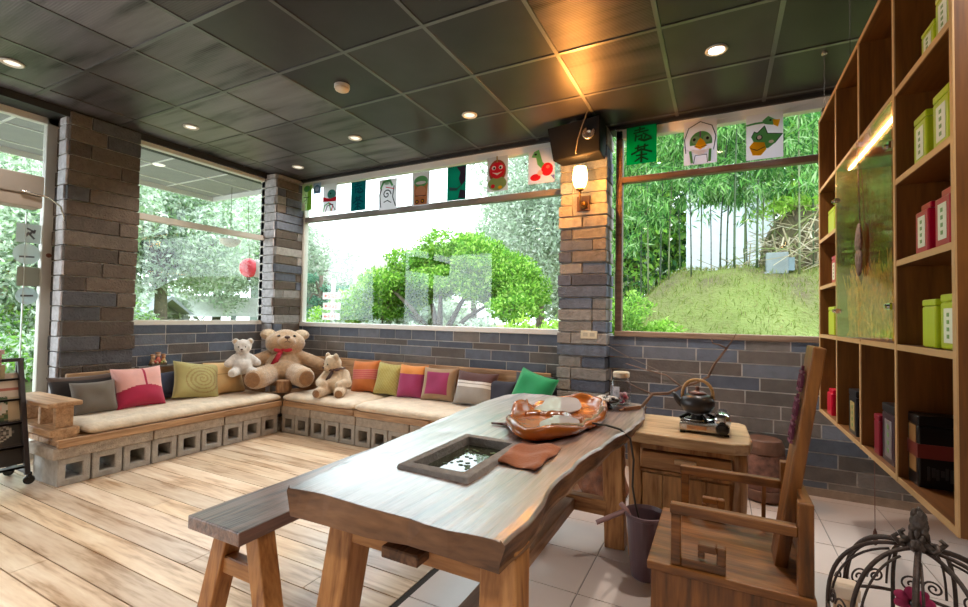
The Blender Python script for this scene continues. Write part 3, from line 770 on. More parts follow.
LE = [(.97,-1.143),(1.23,-1.19),(1.63,-1.237),(2.11,-1.277),(2.6,-1.296),(2.86,-1.285),(3.0,-1.19)]
RE = [(.97,-.437),(1.2,-.437),(1.30,-.445),(1.44,-.464),(1.6,-.452),(1.75,-.445),(1.92,-.425),(2.15,-.402),(2.45,-.367),(2.7,-.37),(2.95,-.405)]
BX0, BX1, BY0, BY1 = -.985, -.70, 1.275, 1.765
ys = sorted(set([round(.975+.025*i, 4) for i in range(81)]+[BY0+.01, BY1-.01])); ys = [y for y in ys if y <= 2.98]
ins = [BX0+.01, (BX0+BX1)/2, BX1-.01]
fr = [0, .03, .12, .3, .55, .8, 1]
def row(y):
    l = interp(LE, y)+.003*math.sin(19*y)+.0015*math.sin(37*y); r = interp(RE, y)+.004*math.sin(17*y+1)+.0015*math.sin(41*y)
    return [l+(ins[0]-l)*f for f in fr]+[ins[1]]+[ins[2]+(r-ins[2])*f for f in (0,.2,.45,.7,.88,.97,1)]
rows = [row(y) for y in ys]; nc = len(rows[0])
def tz(x, y, c):
    e = {0:-.010, nc-1:-.010}.get(c, 0)
    return .70+e+.0022*math.sin(5*y+3*x)+.0016*math.sin(13*x+y)-.0025*max(0, math.sin(43*x+2.5*math.sin(2.1*y)))**14
def bz(x, y): return .612+.008*math.sin(4*y+x*3)+(.012 if x > -.8 else 0)
nr = len(ys); V = []
for lay in range(2):
    for j in range(nr):
        for c_ in range(nc):
            x = rows[j][c_]
            if lay == 0: V.append((x, ys[j]+(.006*math.sin(23*x) if j in (0, nr-1) else 0), tz(x, ys[j], c_)))
            else:
                xx = x+(.02 if c_ == 0 else -.02 if c_ == nc-1 else 0)
                V.append((xx, ys[j], bz(x, ys[j])))
F = []; NN = nr*nc
ci = len(fr)-1
hole = set((j, c_) for j in range(nr-1) for c_ in (ci, ci+1) if ys[j] >= BY0 and ys[j+1] <= BY1)
for j in range(nr-1):
    for c_ in range(nc-1):
        if (j, c_) in hole: continue
        a = j*nc+c_; F.append((a, a+1, a+nc+1, a+nc)); F.append((NN+a, NN+a+nc, NN+a+nc+1, NN+a+1))
cnt = {}
for f_ in F:
    for k in range(4):
        e = (f_[k], f_[(k+1) % 4]); cnt[e] = cnt.get(e, 0)+1
bd = [e for e in cnt if (e[1], e[0]) not in cnt and e[0] < NN]
for (a, b) in bd: F.append((b, a, NN+a, NN+b))
m = MB(); m.add(V, F)
for i_, f_ in enumerate(F):
    if all(k < NN for k in f_): continue
    yy = [V[k][1] for k in f_]
    m.m[i_] = 2 if (max(yy) < .99 or min(yy) > 2.94) else 1
m.build('tabletop', [M_SLABTOP, M_SLABSIDE, M_SLABEND], tb, smooth=False, bevel=.004, seg=2)
# stone basin
M_STONE = mat('basin_stone', (.30,.27,.25), rough=.8, var=.25, vscale=25, bump=.8, bscale=70)
m = MB()
o_ = [(BX0,BY0),(BX1,BY0),(BX1-.035,BY1+.02),(BX0-.005,BY1)]; o_ = [(BX0,BY0),(BX1,BY0),(BX1,BY1),(BX0,BY1)]
i_ = [(BX0+.038,BY0+.05),(BX1-.045,BY0+.05),(BX1-.045,BY1-.045),(BX0+.038,BY1-.045)]
def ring(pts, z): return [(p[0], p[1], z) for p in pts]
Vv = ring(o_, .694)+ring([(p[0]+(.006 if k in (0,3) else -.006), p[1]+(.006 if k < 2 else -.006)) for k, p in enumerate(o_)], .712)+ring(i_, .712)+ring(i_, .615)
Ff = [tuple(range(12, 16))]
for L0, L1 in ((0,4),(4,8),(8,12)):
    for k in range(4): Ff.append((L0+k, L0+(k+1) % 4, L1+(k+1) % 4, L1+k))
m.add(Vv, Ff); bs = m.build('stone_basin', M_STONE, tb, bevel=.003, seg=2)
M_WATER = mat('pond_water', (.05,.055,.03), rough=.03, var=.4, vscale=14, spec=.8)
m = MB(); m.box(i_[0][0], i_[1][0], i_[0][1], i_[2][1], .616, .678); m.build('water', M_WATER, bs)
M_WEED = mat('water_weed', (.05,.11,.02), rough=.6, var=.3)
for k in range(46):
    w = MB(); cx, cy = random.uniform(i_[0][0]+.015, i_[1][0]-.015), random.uniform(i_[0][1]+.012, i_[2][1]-.012)
    r = random.uniform(.005, .011); a0 = random.uniform(0, 6)
    w.poly([(r*math.cos(a0+t*.75)*(1 if t else .2), r*math.sin(a0+t*.75)*.8) for t in range(8)], .0012, Matrix.Translation((cx, cy, .6785)) @ Matrix.Rotation(random.uniform(-.1,.1), 4, 'X')); w.build('weed_leaf', M_WEED, bs)
# trestle legs, rails, wedges
def leg(top, bot, w, d, w2=None, d2=None, m=M_LEG):
    b = MB(); b.bar(bot, top, w2 or w, d2 or d, (0,1,0), w, d); return b.build('leg', m, tb, bevel=.006, seg=2)
leg((-1.035,1.14,.615), (-1.09,1.07,0), .095, .10); leg((-.50,1.12,.63), (-.475,1.06,0), .10, .10)
leg((-.525,2.60,.61), (-.495,2.56,0), .105, .085); leg((-1.14,2.60,.61), (-1.18,2.56,0), .10, .085)
def rail(x0, x1, y0, y1, z0, z1, mm, name='rail', bevel=.004):
    b = MB(); b.box(x0, x1, y0, y1, z0, z1); return b.build(name, mm, tb, bevel=bevel, seg=1)
rail(-1.01, -.53, 1.085, 1.14, .525, .60, M_RAIL); rail(-.84, -.715, 1.03, 1.09, .545, .578, M_SLABSIDE, 'wedge')
rail(-1.12, -.54, 2.53, 2.60, .16, .24, M_RAIL); rail(-.80, -.715, 1.16, 2.53, .16, .225, M_RAILY, 'stretcher'); rail(-1.05, -.50, 1.07, 1.13, .16, .23, M_RAIL)
# ------------------------------------------------------------------ narrow bench beside it
bn = thing('wooden_bench', 'narrow dark-topped wooden bench alongside the slab table', 'bench', (-1.64, 1.9, 0))
M_BENCHTOP = wood('bench_top_wood', (.03,.012,.010), (.26,.14,.10), 'y', 14, 1.8, rough=.4, bump=.9, coat=.6, coat_r=.28, mid=(.16,.085,.06))
m = MB(); X0, X1 = -1.79, -1.49
nn = 30; V = []; F = []
for j in range(nn+1):
    y = 1.062+1.62*j/nn; w = .004*math.sin(9*y)
    for (x, z) in ((X0+w, .40), (X1+w*.5, .40), (X1+w*.5, .45), (X1-.1, .45+.0015*math.sin(20*y)), (X0+.1, .4505), (X0+w, .45)): V.append((x, y, z))
for j in range(nn):
    for k in range(6): F.append((j*6+k, j*6+(k+1) % 6, (j+1)*6+(k+1) % 6, (j+1)*6+k))
F.append((5,4,3,2,1,0)); F.append(tuple(nn*6+k for k in range(6)))
F = [f_[::-1] for f_ in F]
m.add(V, F); m.build('seat', M_BENCHTOP, bn, bevel=.004, seg=2)
for y in (1.165, 2.5):
    for (xt, xb) in ((-1.70, -1.755), (-1.555, -1.45)) if False else ((-1.70, -1.76), (-1.50+.06, -1.40)):
        b = MB(); xt = -1.545 if xt > -1.5 else -1.705; xb = -1.40 if xt > -1.6 else -1.78
        b.bar((xb, y-.02, 0), (xt, y+.02, .405), .075, .075, (0,1,0)); b.build('leg', M_LEG, bn, bevel=.005, seg=2)
    b = MB(); b.box(-1.70, -1.50, y-.02, y+.03, .22, .285); b.build('rail', M_RAIL, bn, bevel=.004, seg=1)

# ------------------------------------------------------------------ things on the table
bw = thing('burl_tea_tray', 'glossy orange burl wood tea tray with a ragged rim on the slab table', 'tray', (-.74, 2.26, .702))
M_BURL = mat('burl_wood', (.36,.095,.011), rough=.25, var=.6, vscale=9, bump=.2, bscale=14, coat=.15, spec=.45)
m = MB(); n = 72; CX, CY = -.715, 2.25
def rad(a):
    c_, s_ = math.cos(a), math.sin(a)
    base = 1/math.sqrt((c_/.205)**2+(s_/.445)**2)
    return base*(1+.05*math.sin(3*a+.6)+.035*math.sin(5*a+2)+.02*math.sin(11*a))
def rimz(a): return .050+.046*math.sin(a+.9)**2*(1 if math.cos(a-2.4) > 0 else .55)+.012*math.sin(4*a+1)+.006*math.sin(9*a)+.004*math.sin(17*a)
prof = [(0,0,.0),(.70,0,.0),(.93,0,.12),(1.03,0,.5),(1.02,0,.85),(.985,0,1.0),(.93,0,.99),(.90,0,.8),(.84,.022,.25),(.76,.034,0),(.35,.034,0),(0,.034,0)]
V = []; F = []
for (fr_, add_, fz) in prof:
    for k in range(n):
        a = 2*PI*k/n; r = rad(a)*fr_*(1+(.012*math.sin(13*a+fr_*9) if .8 < fr_ else 0))
        V.append((CX+max(r, .002)*math.cos(a), CY+max(r, .002)*math.sin(a), .702+add_+rimz(a)*fz))
for i in range(len(prof)-1):
    for k in range(n): F.append((i*n+k, i*n+(k+1) % n, (i+1)*n+(k+1) % n, (i+1)*n+k))
m.add(V, F); m.build('shell', M_BURL, bw, smooth=True)
M_POLISH = mat('polished_burl', (.62,.55,.52), rough=.04, var=.1, vscale=9, coat=1.0, spec=1.0)  # white window reflection in the hollows put into the pale base colour
m = MB()
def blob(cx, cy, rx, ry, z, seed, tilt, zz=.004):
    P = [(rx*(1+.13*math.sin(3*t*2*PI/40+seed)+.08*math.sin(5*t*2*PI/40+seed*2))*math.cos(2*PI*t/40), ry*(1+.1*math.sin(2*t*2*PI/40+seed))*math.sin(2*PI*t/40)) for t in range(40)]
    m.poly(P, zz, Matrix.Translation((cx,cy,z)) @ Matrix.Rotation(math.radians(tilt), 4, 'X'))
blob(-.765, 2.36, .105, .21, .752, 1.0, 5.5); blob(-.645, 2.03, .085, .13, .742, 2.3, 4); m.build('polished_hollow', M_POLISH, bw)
m = MB()
V = []; F = []
for k in range(41):      # the wavy ridge between the two hollows
    t = k/40; x = -.85+.28*t; y = 2.13+.09*math.sin(t*3.2)+.02*math.sin(t*14)
    V += [(x, y-.028, .735), (x, y-.008, .735+.022+.006*math.sin(t*20)), (x, y+.012, .735+.02), (x, y+.03, .735)]
for k in range(40):
    for q in range(3): F.append((k*4+q, k*4+q+1, k*4+q+5, k*4+q+4))
F.append((0,3,2,1)); F.append((160,161,162,163))
m.add(V, F); m.build('ridge', M_BURL, bw, smooth=True)
M_BARK = mat('bark_edge', (.30,.22,.12), rough=.7, var=.4, vscale=40, bump=1, bscale=50)
m = MB()
P = []
for k in range(22):
    a = -1.35+1.75*k/21; r = rad(a)*.93; P.append((CX+r*math.cos(a), CY+r*math.sin(a), .702+rimz(a)*.96))
m.tube(P, [.006]+[.009+.003*math.sin(k*1.7) for k in range(20)]+[.006], 8); m.build('bark_rim', M_BARK, bw, smooth=True)
# terracotta cloth
m = MB(); nx, ny = 26, 26; V = []; F = []
A, B, C_, D = Vector((-.71,1.50)), Vector((-.555,1.475)), Vector((-.552,1.765)), Vector((-.728,1.80))
rr = random.Random(5)
for lay in (1, 0):
    for j in range(ny+1):
        for i in range(nx+1):
            u, v = i/nx, j/ny; p = (A*(1-u)+B*u)*(1-v)+(D*(1-u)+C_*u)*v
            ed = min(u, 1-u, v, 1-v)
            z = .7035+lay*(.012+.006*math.sin(7*u+3*v)+.004*math.sin(13*v-5*u)-.008*(1-min(1, ed/.08)))
            V.append((p.x+.004*math.sin(11*v), p.y+.005*math.sin(9*u), z))
q = (nx+1)*(ny+1)
for j in range(ny):
    for i in range(nx):
        a = j*(nx+1)+i; F.append((a, a+1, a+nx+2, a+nx+1)); F.append((q+a, q+a+nx+1, q+a+nx+2, q+a+1))
ed = [i for i in range(nx+1)]+[j*(nx+1)+nx for j in range(1, ny+1)]+[ny*(nx+1)+i for i in range(nx-1, -1, -1)]+[j*(nx+1) for j in range(ny-1, 0, -1)]
for k in range(len(ed)): a, b = ed[k], ed[(k+1) % len(ed)]; F.append((a, q+a, q+b, b))
m.add(V, F); single('folded_cloth', m, mat('terracotta_cloth', (.46,.15,.06), rough=.9, var=.15, bump=.4, bscale=120, sheen=.2), 'folded terracotta cloth lying between the stone basin and the burl tray', 'cloth', org=(-.64,1.63,.7035), smooth=True)
# wooden scoop
sp = MB(); sp.tube([(-.975,2.0,.711),(-.93,2.005,.711),(-.90,2.01,.711)], [.005,.007,.008], 8); sp.ell((-.885,2.012,.712), (.04,.022,.010))
single('tea_scoop', sp, mat('dark_red_wood', (.16,.05,.035), rough=.35), 'small dark wooden tea scoop beside the burl tray', 'scoop', org=(-.93,2.005,.703), smooth=True)
# jar with pink sweets
jr = thing('glass_jar', 'clear square jar with a cream lid holding pink sweets', 'jar', (-.535, 2.89, .70))
m = MB(); S = .105
def rsq(s, z, r=.02):
    P = []
    for (cx, cy, a0) in ((1,1,0),(-1,1,PI/2),(-1,-1,PI),(1,-1,1.5*PI)):
        for k in range(5): P.append((-.535+cx*(s/2-r)+r*math.cos(a0+PI/2*k/4), 2.89+cy*(s/2-r)+r*math.sin(a0+PI/2*k/4), z))
    return P
rings = [rsq(S*.9,.702), rsq(S,.71), rsq(S,.84), rsq(S*.86,.862), rsq(S*.8,.868)]
V = sum(rings, []); F = []
for i in range(4):
    for k in range(20): F.append((i*20+k, i*20+(k+1) % 20, (i+1)*20+(k+1) % 20, (i+1)*20+k))
F.append(tuple(range(19,-1,-1))); m.add(V, F); m.build('glass_body', glassmat('jar_glass', (.80,.82,.84), ior=1.9), jr, smooth=True)
m = MB(); m.lathe([(.001,.866),(.046,.866),(.049,.872),(.049,.893),(.045,.9),(.001,.9)], 28, (-.535,2.89,0)); m.build('lid', mat('cream_plastic', (.62,.52,.38), rough=.4), jr, smooth=False)
m = MB(); m.box(-.59, -.5885, 2.85, 2.93, .73, .82); m.box(-.575, -.535, 2.836, 2.8375, .735, .815); m.build('paper_label', mat('jar_label', (.75,.78,.85), rough=.6, var=.4, vscale=60), jr)
M_SWEET = mat('pink_wrapper', rough=.35, attr=True, var=.2)
for k in range(16):
    m = MB(); m.ell((-.535+random.uniform(-.03,.03), 2.89+random.uniform(-.03,.03), .718+.011*(k//3)), (.015,.012,.012), None, 8, 6, random.choice([(.75,.08,.16),(.8,.2,.28),(.78,.45,.5)]))
    m.build('sweet', M_SWEET, jr, smooth=True)
# dish of white snacks
ds = thing('snack_dish', 'dark footed dish heaped with white snacks in front of the sweet jar', 'dish', (-.59, 2.745, .70))
m = MB(); m.lathe([(.001,0),(.035,0),(.03,.008),(.02,.02),(.05,.03),(.088,.045),(.09,.05),(.08,.048),(.04,.038),(.001,.036)], 28, (-.59,2.745,.701)); m.build('bowl', mat('dark_glaze', (.05,.035,.03), rough=.25), ds, smooth=True)
M_SNACK = mat('white_snack', rough=.6, attr=True)
for k in range(26):
    a = random.uniform(0, 6.28); r = .07*math.sqrt(random.random())
    m = MB(); m.ell((-.59+r*math.cos(a), 2.745+r*math.sin(a), .752+.012*(1-r/.07)), (.014,.011,.009), Matrix.Rotation(a, 3, 'Z'), 8, 6, random.choice([(.75,.73,.68),(.68,.66,.62),(.07,.05,.04)])); m.build('snack', M_SNACK, ds, smooth=True)
m = MB(); m.bar((-.48,2.70,.712), (-.41,2.80,.712), .012, .018); m.bar((-.50,2.66,.709), (-.43,2.86,.706), .01, .008)
single('wooden_tongs', m, mat('tongs_wood', (.30,.13,.06), rough=.5), 'thin wooden tongs lying by the table end next to the jar', 'tongs', org=(-.46,2.76,.70))
# ------------------------------------------------------------------ low armchair with fret arms
M_CHX = wood('chair_wood_x', (.075,.028,.006), (.31,.118,.024), 'x', 9, 2.4, rough=.38, bump=.2, mid=(.18,.064,.013))
M_CHY = wood('chair_wood_y', (.075,.028,.006), (.31,.118,.024), 'y', 9, 2.4, rough=.38, bump=.2, mid=(.18,.064,.013))
M_CHZ = wood('chair_wood_z', (.075,.028,.006), (.31,.118,.024), 'z', 9, 2.4, rough=.38, bump=.2, mid=(.18,.064,.013))
ch = thing('armchair', 'low box-seat wooden armchair with fretwork arms and a tall back plank', 'chair', (.02, 1.87, 0))
def cb(name, mm, *boxes, bevel=.004, parent=ch):
    b = MB()
    for q in boxes: b.box(*q)
    return b.build(name, mm, parent, bevel=bevel, seg=2)
b = MB(); b.box(-.20, .245, 1.645, 2.11, 0, .395)
b.box(-.203, .248, 1.640, 1.65, .0, .395)
b.build('seat_box', M_CHZ, ch, bevel=.003, seg=1)
cb('seat', M_CHX, (-.215, .25, 1.632, 2.125, .395, .422))
for (y0, y1, nm) in ((1.645, 1.675, 'n'), (2.085, 2.115, 'f')):
    a = MB()
    a.box(-.142, -.112, y0, y1, .422, .588); a.box(-.145, .205, y0-.002, y1+.002, .586, .618)
    a.box(-.112, .018, y0, y1, .422, .450); a.box(-.008, .018, y0, y1, .450, .505); a.box(-.062, -.008, y0, y1, .482, .505); a.box(-.062, -.042, y0, y1, .460, .482)
    a.build('armrest', M_CHX, ch, bevel=.003, seg=1)
    cb('rear_post', M_CHZ, (.205, .245, y0-.004, y1+.004, .422, .69))
b = MB(); b.bar((.15,2.095,.422), (.152,2.095,.588), .013, .013); b.build('spindle', M_CHZ, ch)
cb('rear_rail', M_CHY, (.222, .248, 1.675, 2.085, .640, .684), (.228, .244, 1.675, 2.085, .45, .640))
bp = MB(); bp.bar((.178,1.865,.418), (.285,1.865,1.14), .13, .036, (1,0,0)); pl = bp.build('back_plank', M_CHZ, ch, bevel=.004, seg=2)
# carved purple characters set on the plank's front
cv = MB()
Mx = Matrix(((0,.147,-.989,.2335),(-1,0,0,1.865),(0,.989,.147,.95),(0,0,0,1)))
def stroke(mb, M, a, b, w, th):
    a = Vector(a); b = Vector(b); d = (b-a).normalized(); s = Vector((-d.y, d.x))*w/2
    mb.poly([a-s, b-s, b+s, a+s], th, M)
for (dy) in (.075, -.02, -.10):
    for (a, b_) in (((-.035,.03),(.035,.03)), ((0,.05),(0,-.03)), ((-.03,.0),(.03,.004)), ((-.03,-.03),(.032,-.03)), ((-.025,.02),(-.035,-.02)), ((.025,.02),(.035,-.02))):
        stroke(cv, Mx, (a[0], a[1]+dy), (b_[0], b_[1]+dy), .009, .008)
cv.build('carved_characters', mat('purple_paint', (.16,.03,.07), rough=.5), pl)

# ------------------------------------------------------------------ side table with a drawer
st = thing('side_table', 'rustic wooden side table with log legs, a drawer and a plank door', 'side table', (-.17, 2.7, 0))
M_STX = wood('side_table_wood', (.20,.075,.02), (.56,.28,.10), 'x', 9, 2.2, rough=.4, bump=.25, mid=(.38,.19,.075))
M_STZ = wood('side_table_upright', (.20,.075,.02), (.56,.28,.10), 'z', 9, 2.2, rough=.45, bump=.25, mid=(.38,.19,.075))
M_STTOP = wood('side_table_top', (.34,.19,.09), (.70,.50,.30), 'x', 9, 2.0, rough=.36, bump=.25, mid=(.55,.36,.19))
n = 16; P = []
out = [(-.49,2.47),(-.2,2.45),(.06,2.455),(.125,2.49),(.14,2.6),(.13,2.95),(.10,2.985),(-.42,2.97),(-.46,2.94),(-.485,2.7)]
m = MB(); m.poly(out, .055, Matrix.Translation((0,0,.592))); m.build('top', M_STTOP, st, bevel=.012, seg=3)
for (x, y) in ((-.395,2.52),(.085,2.53),(-.395,2.90),(.085,2.90)):
    m = MB(); m.tube([(x+.006*math.sin(k*1.3+x*9), y+.004*math.cos(k*2), .592*k/7) for k in range(8)], [.033,.032,.03,.031,.033,.03,.031,.034], 12); m.build('leg', M_STZ, st, smooth=True)
m = MB(); m.box(-.37, .06, 2.525, 2.90, .05, .45); m.box(-.37, .06, 2.515, 2.9, .555, .59); m.box(-.37,.06,2.515,2.9,.44,.455); m.build('body', M_STZ, st, bevel=.003, seg=1)
m = MB(); m.box(-.36, .05, 2.50, 2.80, .462, .548); dr = m.build('drawer', M_STX, st, bevel=.004, seg=1)
m = MB(); m.box(-.20, -.10, 2.478, 2.502, .505, .528); m.build('handle', M_STTOP, dr, bevel=.004, seg=1)['label'] = 'pale block handle'
m = MB()
for k in range(4): m.box(-.355+.1*k, -.258+.1*k, 2.508, 2.53, .06, .435)
m.build('door', M_STZ, st, bevel=.003, seg=1)
# ------------------------------------------------------------------ stove and kettle
M_STEEL = mat('stove_steel', (.62,.60,.57), rough=.22, metal=.9, var=.08); M_CHROME = mat('chrome', (.75,.75,.76), rough=.1, metal=1, var=.02)
sv = thing('portable_stove', 'silver portable gas stove on the side table under the kettle', 'stove', (-.07, 2.68, .647))
m = MB(); m.box(-.185, .045, 2.58, 2.80, .655, .70); m.build('body', M_STEEL, sv, bevel=.01, seg=3)
for (x, y) in ((-.17,2.595),(.03,2.595),(-.17,2.785),(.03,2.785)):
    m = MB(); m.box(x-.012, x+.012, y-.012, y+.012, .647, .657); m.build('foot', M_EYE, sv)
m = MB(); m.lathe([(.001,.70),(.075,.70),(.085,.706),(.08,.712),(.035,.708),(.03,.722),(.001,.722)], 28, (-.105,2.69,0)); m.build('burner', M_CHROME, sv, smooth=True)
for k in range(4):
    a = k*PI/2+.5; m = MB(); m.bar((-.105+.095*math.cos(a),2.69+.095*math.sin(a),.708), (-.105+.04*math.cos(a),2.69+.04*math.sin(a),.732), .008, .014); m.build('pot_support', M_EYE, sv)
m = MB(); m.lathe([(.001,0),(.034,0),(.038,.006),(.038,.17),(.034,.176),(.001,.176)], 24, M=Matrix.Translation((.012,2.60,.715)) @ Matrix.Rotation(-PI/2, 4, 'X')); m.build('gas_hood', M_CHROME, sv, smooth=True)
m = MB(); m.lathe([(.001,0),(.030,0),(.030,.006),(.024,.008),(.022,.024),(.001,.026)], 24, M=Matrix.Translation((.012,2.582,.682)) @ Matrix.Rotation(PI/2, 4, 'X')); m.build('dial', M_EYE, sv)['label'] = 'black ignition dial'
m = MB(); m.box(-.15, -.06, 2.577, 2.582, .668, .688); m.build('front_plate', mat('copper_plate', (.55,.32,.18), rough=.3, metal=.6), sv)
kt = thing('iron_kettle', 'dark iron kettle with an arched bamboo handle on the gas stove', 'kettle', (-.105, 2.69, .733))
M_IRON = mat('dark_iron', (.055,.05,.05), rough=.36, metal=.55, var=.2, bump=.1, bscale=60)
m = MB(); m.lathe([(.001,.733),(.05,.734),(.068,.745),(.082,.77),(.084,.79),(.076,.812),(.058,.828),(.04,.834),(.001,.836)], 36, (-.105,2.69,0)); m.build('pot', M_IRON, kt, smooth=True)
m = MB(); m.tube([(-.178,2.69,.775),(-.20,2.69,.79),(-.215,2.69,.815),(-.225,2.69,.832)], [.022,.016,.012,.010], 12); m.build('spout', M_IRON, kt, smooth=True)
m = MB(); m.lathe([(.001,.832),(.044,.833),(.046,.838),(.03,.846),(.010,.849),(.008,.856),(.013,.864),(.008,.872),(.001,.873)], 24, (-.105,2.69,0)); m.build('lid', mat('lid_copper', (.17,.07,.05), rough=.35, metal=.4), kt, smooth=True)
m = MB(); m.tube([(-.105-.074*math.cos(PI*k/14),2.69,.812+.095*math.sin(PI*k/14)**.75) for k in range(15)], .0085, 10); m.build('handle', mat('bamboo_handle', (.52,.29,.10), rough=.45, var=.3, vscale=60), kt, smooth=True)
# dry branch behind
br = MB()
def limb(P, r0, r1):
    br.tube(P, [r0+(r1-r0)*k/(len(P)-1) for k in range(len(P))], 8)
limb([(-.44,2.80,.655),(-.40,2.90,.72),(-.36,2.93,.775),(-.27,2.95,.785),(-.20,2.94,.83),(-.12,2.93,.862),(-.06,2.93,.90),(-.03,2.94,.97),(.03,2.95,1.06)], .010, .006)
limb([(.03,2.95,1.06),(.055,2.95,1.10),(.08,2.95,1.15)], .006, .0025); limb([(.035,2.95,1.065),(-.005,2.95,1.085),(-.035,2.95,1.09),(-.05,2.95,1.125)], .0055, .0025)
limb([(-.36,2.93,.775),(-.45,2.96,.80),(-.52,2.98,.83)], .006, .0025); limb([(-.20,2.94,.83),(-.29,3.0,.885),(-.40,3.06,.90),(-.55,3.12,.93)], .006, .0025)
single('dry_branch', br, mat('driftwood', (.20,.12,.08), rough=.8, var=.35, vscale=30, bump=.6), 'crooked dry branch standing on the side table behind the kettle', 'branch', org=(-.44,2.80,.65), smooth=True)
# carved drum stool by the wall
dm = thing('drum_stool', 'carved brown drum stool between the side table and the brick wall', 'stool', (.27, 3.74, 0))
M_DRUM = mat('drum_wood', (.16,.075,.045), rough=.55, var=.3, vscale=20); M_CARVE = mat('carved_wood', (.18,.08,.055), rough=.6, var=.6, vscale=26, bump=1.5, bscale=22)
m = MB(); m.lathe([(.001,.0),(.105,0),(.125,.03),(.13,.08),(.128,.085)], 32, (.27,3.74,0)); m.build('base', M_DRUM, dm, smooth=True)
m = MB(); m.lathe([(.122,.085),(.132,.15),(.134,.22),(.128,.31),(.122,.325)], 48, (.27,3.74,0), wob=lambda a, z: 1+.025*math.sin(9*a+40*z)*math.sin(7*a-60*z)); m.build('carved_band', M_CARVE, dm, smooth=True)
m = MB(); m.lathe([(.122,.325),(.128,.33),(.124,.37),(.108,.41),(.10,.415),(.001,.415)], 32, (.27,3.74,0)); m.build('seat', M_DRUM, dm, smooth=False)
# bucket with pipe and hose
bk = MB(); c0 = (-.315, 2.34)
bk.lathe([(.001,.0),(.062,0),(.066,.006),(.088,.28),(.098,.285),(.098,.30),(.090,.302),(.084,.285),(.062,.012),(.001,.012)], 32, (c0[0],c0[1],0))
single('waste_bucket', bk, mat('mauve_plastic', (.13,.075,.085), rough=.4, var=.05), 'mauve brown plastic bucket on the tiles beside the table leg', 'bucket', org=(c0[0],c0[1],0), smooth=False)
m = MB(); m.tube([(-.285,2.37,.02),(-.40,2.32,.30),(-.425,2.31,.33)], .012, 10); m.tube([(-.40,2.32,.30),(-.53,2.26,.235)], [.012,.011], 10)
single('drain_pipe', m, mat('pink_pipe', (.36,.20,.19), rough=.4), 'pinkish pipe poking over the rim of the mauve bucket', 'pipe', org=(-.285,2.37,.02), smooth=True)
m = MB(); m.tube([(-.515,2.10,.745),(-.46,2.14,.735),(-.41,2.20,.71),(-.375,2.26,.66),(-.365,2.30,.55),(-.372,2.315,.42),(-.36,2.33,.33),(-.335,2.35,.22),(-.32,2.35,.06)], .005, 8)
single('drain_hose', m, mat('black_hose', (.04,.03,.025), rough=.45), 'thin dark hose hanging from the burl tray down into the bucket', 'hose', org=(-.32,2.35,.03), smooth=True)
# root stools beyond the table
def root_stool(label, x, y, r, h, seed):
    rr = random.Random(seed); m = MB(); ph = [rr.uniform(0,6) for _ in range(6)]
    w = lambda a, z: 1+.10*math.sin(5*a+ph[0]+9*z)+.07*math.sin(9*a+ph[1]-21*z)+.05*math.sin(14*a+ph[2]+33*z)
    m.lathe([(.001,0),(r*.95,0),(r*1.05,h*.15),(r*.9,h*.4),(r*1.0,h*.65),(r*.92,h*.85),(r*.8,h*.97),(.001,h)], 56, (x,y,0), wob=w)
    return single('root_stool', m, M_ROOT, label, 'stool', 'gnarled root stools', org=(x,y,0), smooth=True)
M_ROOT = mat('gnarled_root', (.22,.09,.045), rough=.4, var=.7, vscale=13, bump=1.4, bscale=24)
root_stool('gnarled root stool beyond the far table leg, next to the side table', -.73, 3.30, .15, .36, 3)
root_stool('gnarled root stool partly hidden behind the slab table, nearer the long bench', -1.09, 3.32, .13, .30, 4)
# ------------------------------------------------------------------ hanging wall of open boxes
M_SHV = wood('cherry_veneer_z', (.11,.036,.005), (.225,.082,.013), 'z', 12, 2.0, rough=.45, bump=.03, mid=(.165,.058,.008))
M_SHH = wood('cherry_veneer_y', (.11,.036,.005), (.225,.082,.013), 'y', 12, 2.0, rough=.45, bump=.03, mid=(.165,.058,.008))
M_EDGE = mat('pale_edge_band', (.52,.32,.14), rough=.5, var=.1)
SX = .544; SD = .30; YC = [3.46, 3.0, 2.545, 2.085, 1.63]; ZR = [.675, 1.14, 1.43, 1.715, 2.03, 2.47]
sh = thing('box_shelf', 'tall suspended shelf of square veneered boxes hanging from the ceiling', 'shelf', (SX, 2.5, ZR[0]))
TH = .02
def board(x0, x1, y0, y1, z0, z1, mm, name):
    b = MB(); b.mat = 0; b.box(x0+.004, x1, y0, y1, z0, z1); b.mat = 1; b.box(x0, x0+.004, y0, y1, z0, z1); return b.build(name, [mm, M_EDGE], sh)
for k, y in enumerate(YC):
    if k == 2:
        board(SX, SX+SD, y-TH/2, y+TH/2, ZR[0], ZR[1], M_SHV, 'upright'); board(SX, SX+SD, y-TH/2, y+TH/2, ZR[4], ZR[5]+TH/2, M_SHV, 'upright'); continue
    board(SX, SX+SD, y-TH/2, y+TH/2, ZR[0], ZR[5]+TH/2, M_SHV, 'upright')
def shelf_board(k, z, name='shelf_board'):
    return board(SX+.001, SX+SD, YC[k+1]+TH/2, YC[k]-TH/2, z-TH/2, z+TH/2, M_SHH, name)
for k in range(4):
    shelf_board(k, ZR[0]+TH/2, 'bottom_board'); shelf_board(k, ZR[5], 'top_board'); shelf_board(k, ZR[1]); shelf_board(k, ZR[4])
for k in (0, 3): shelf_board(k, ZR[2]); shelf_board(k, ZR[3])
b = MB(); b.box(SX+SD, SX+SD+.008, YC[4], YC[0], ZR[0], ZR[5]+.01); b.build('back_panel', M_SHV, sh)
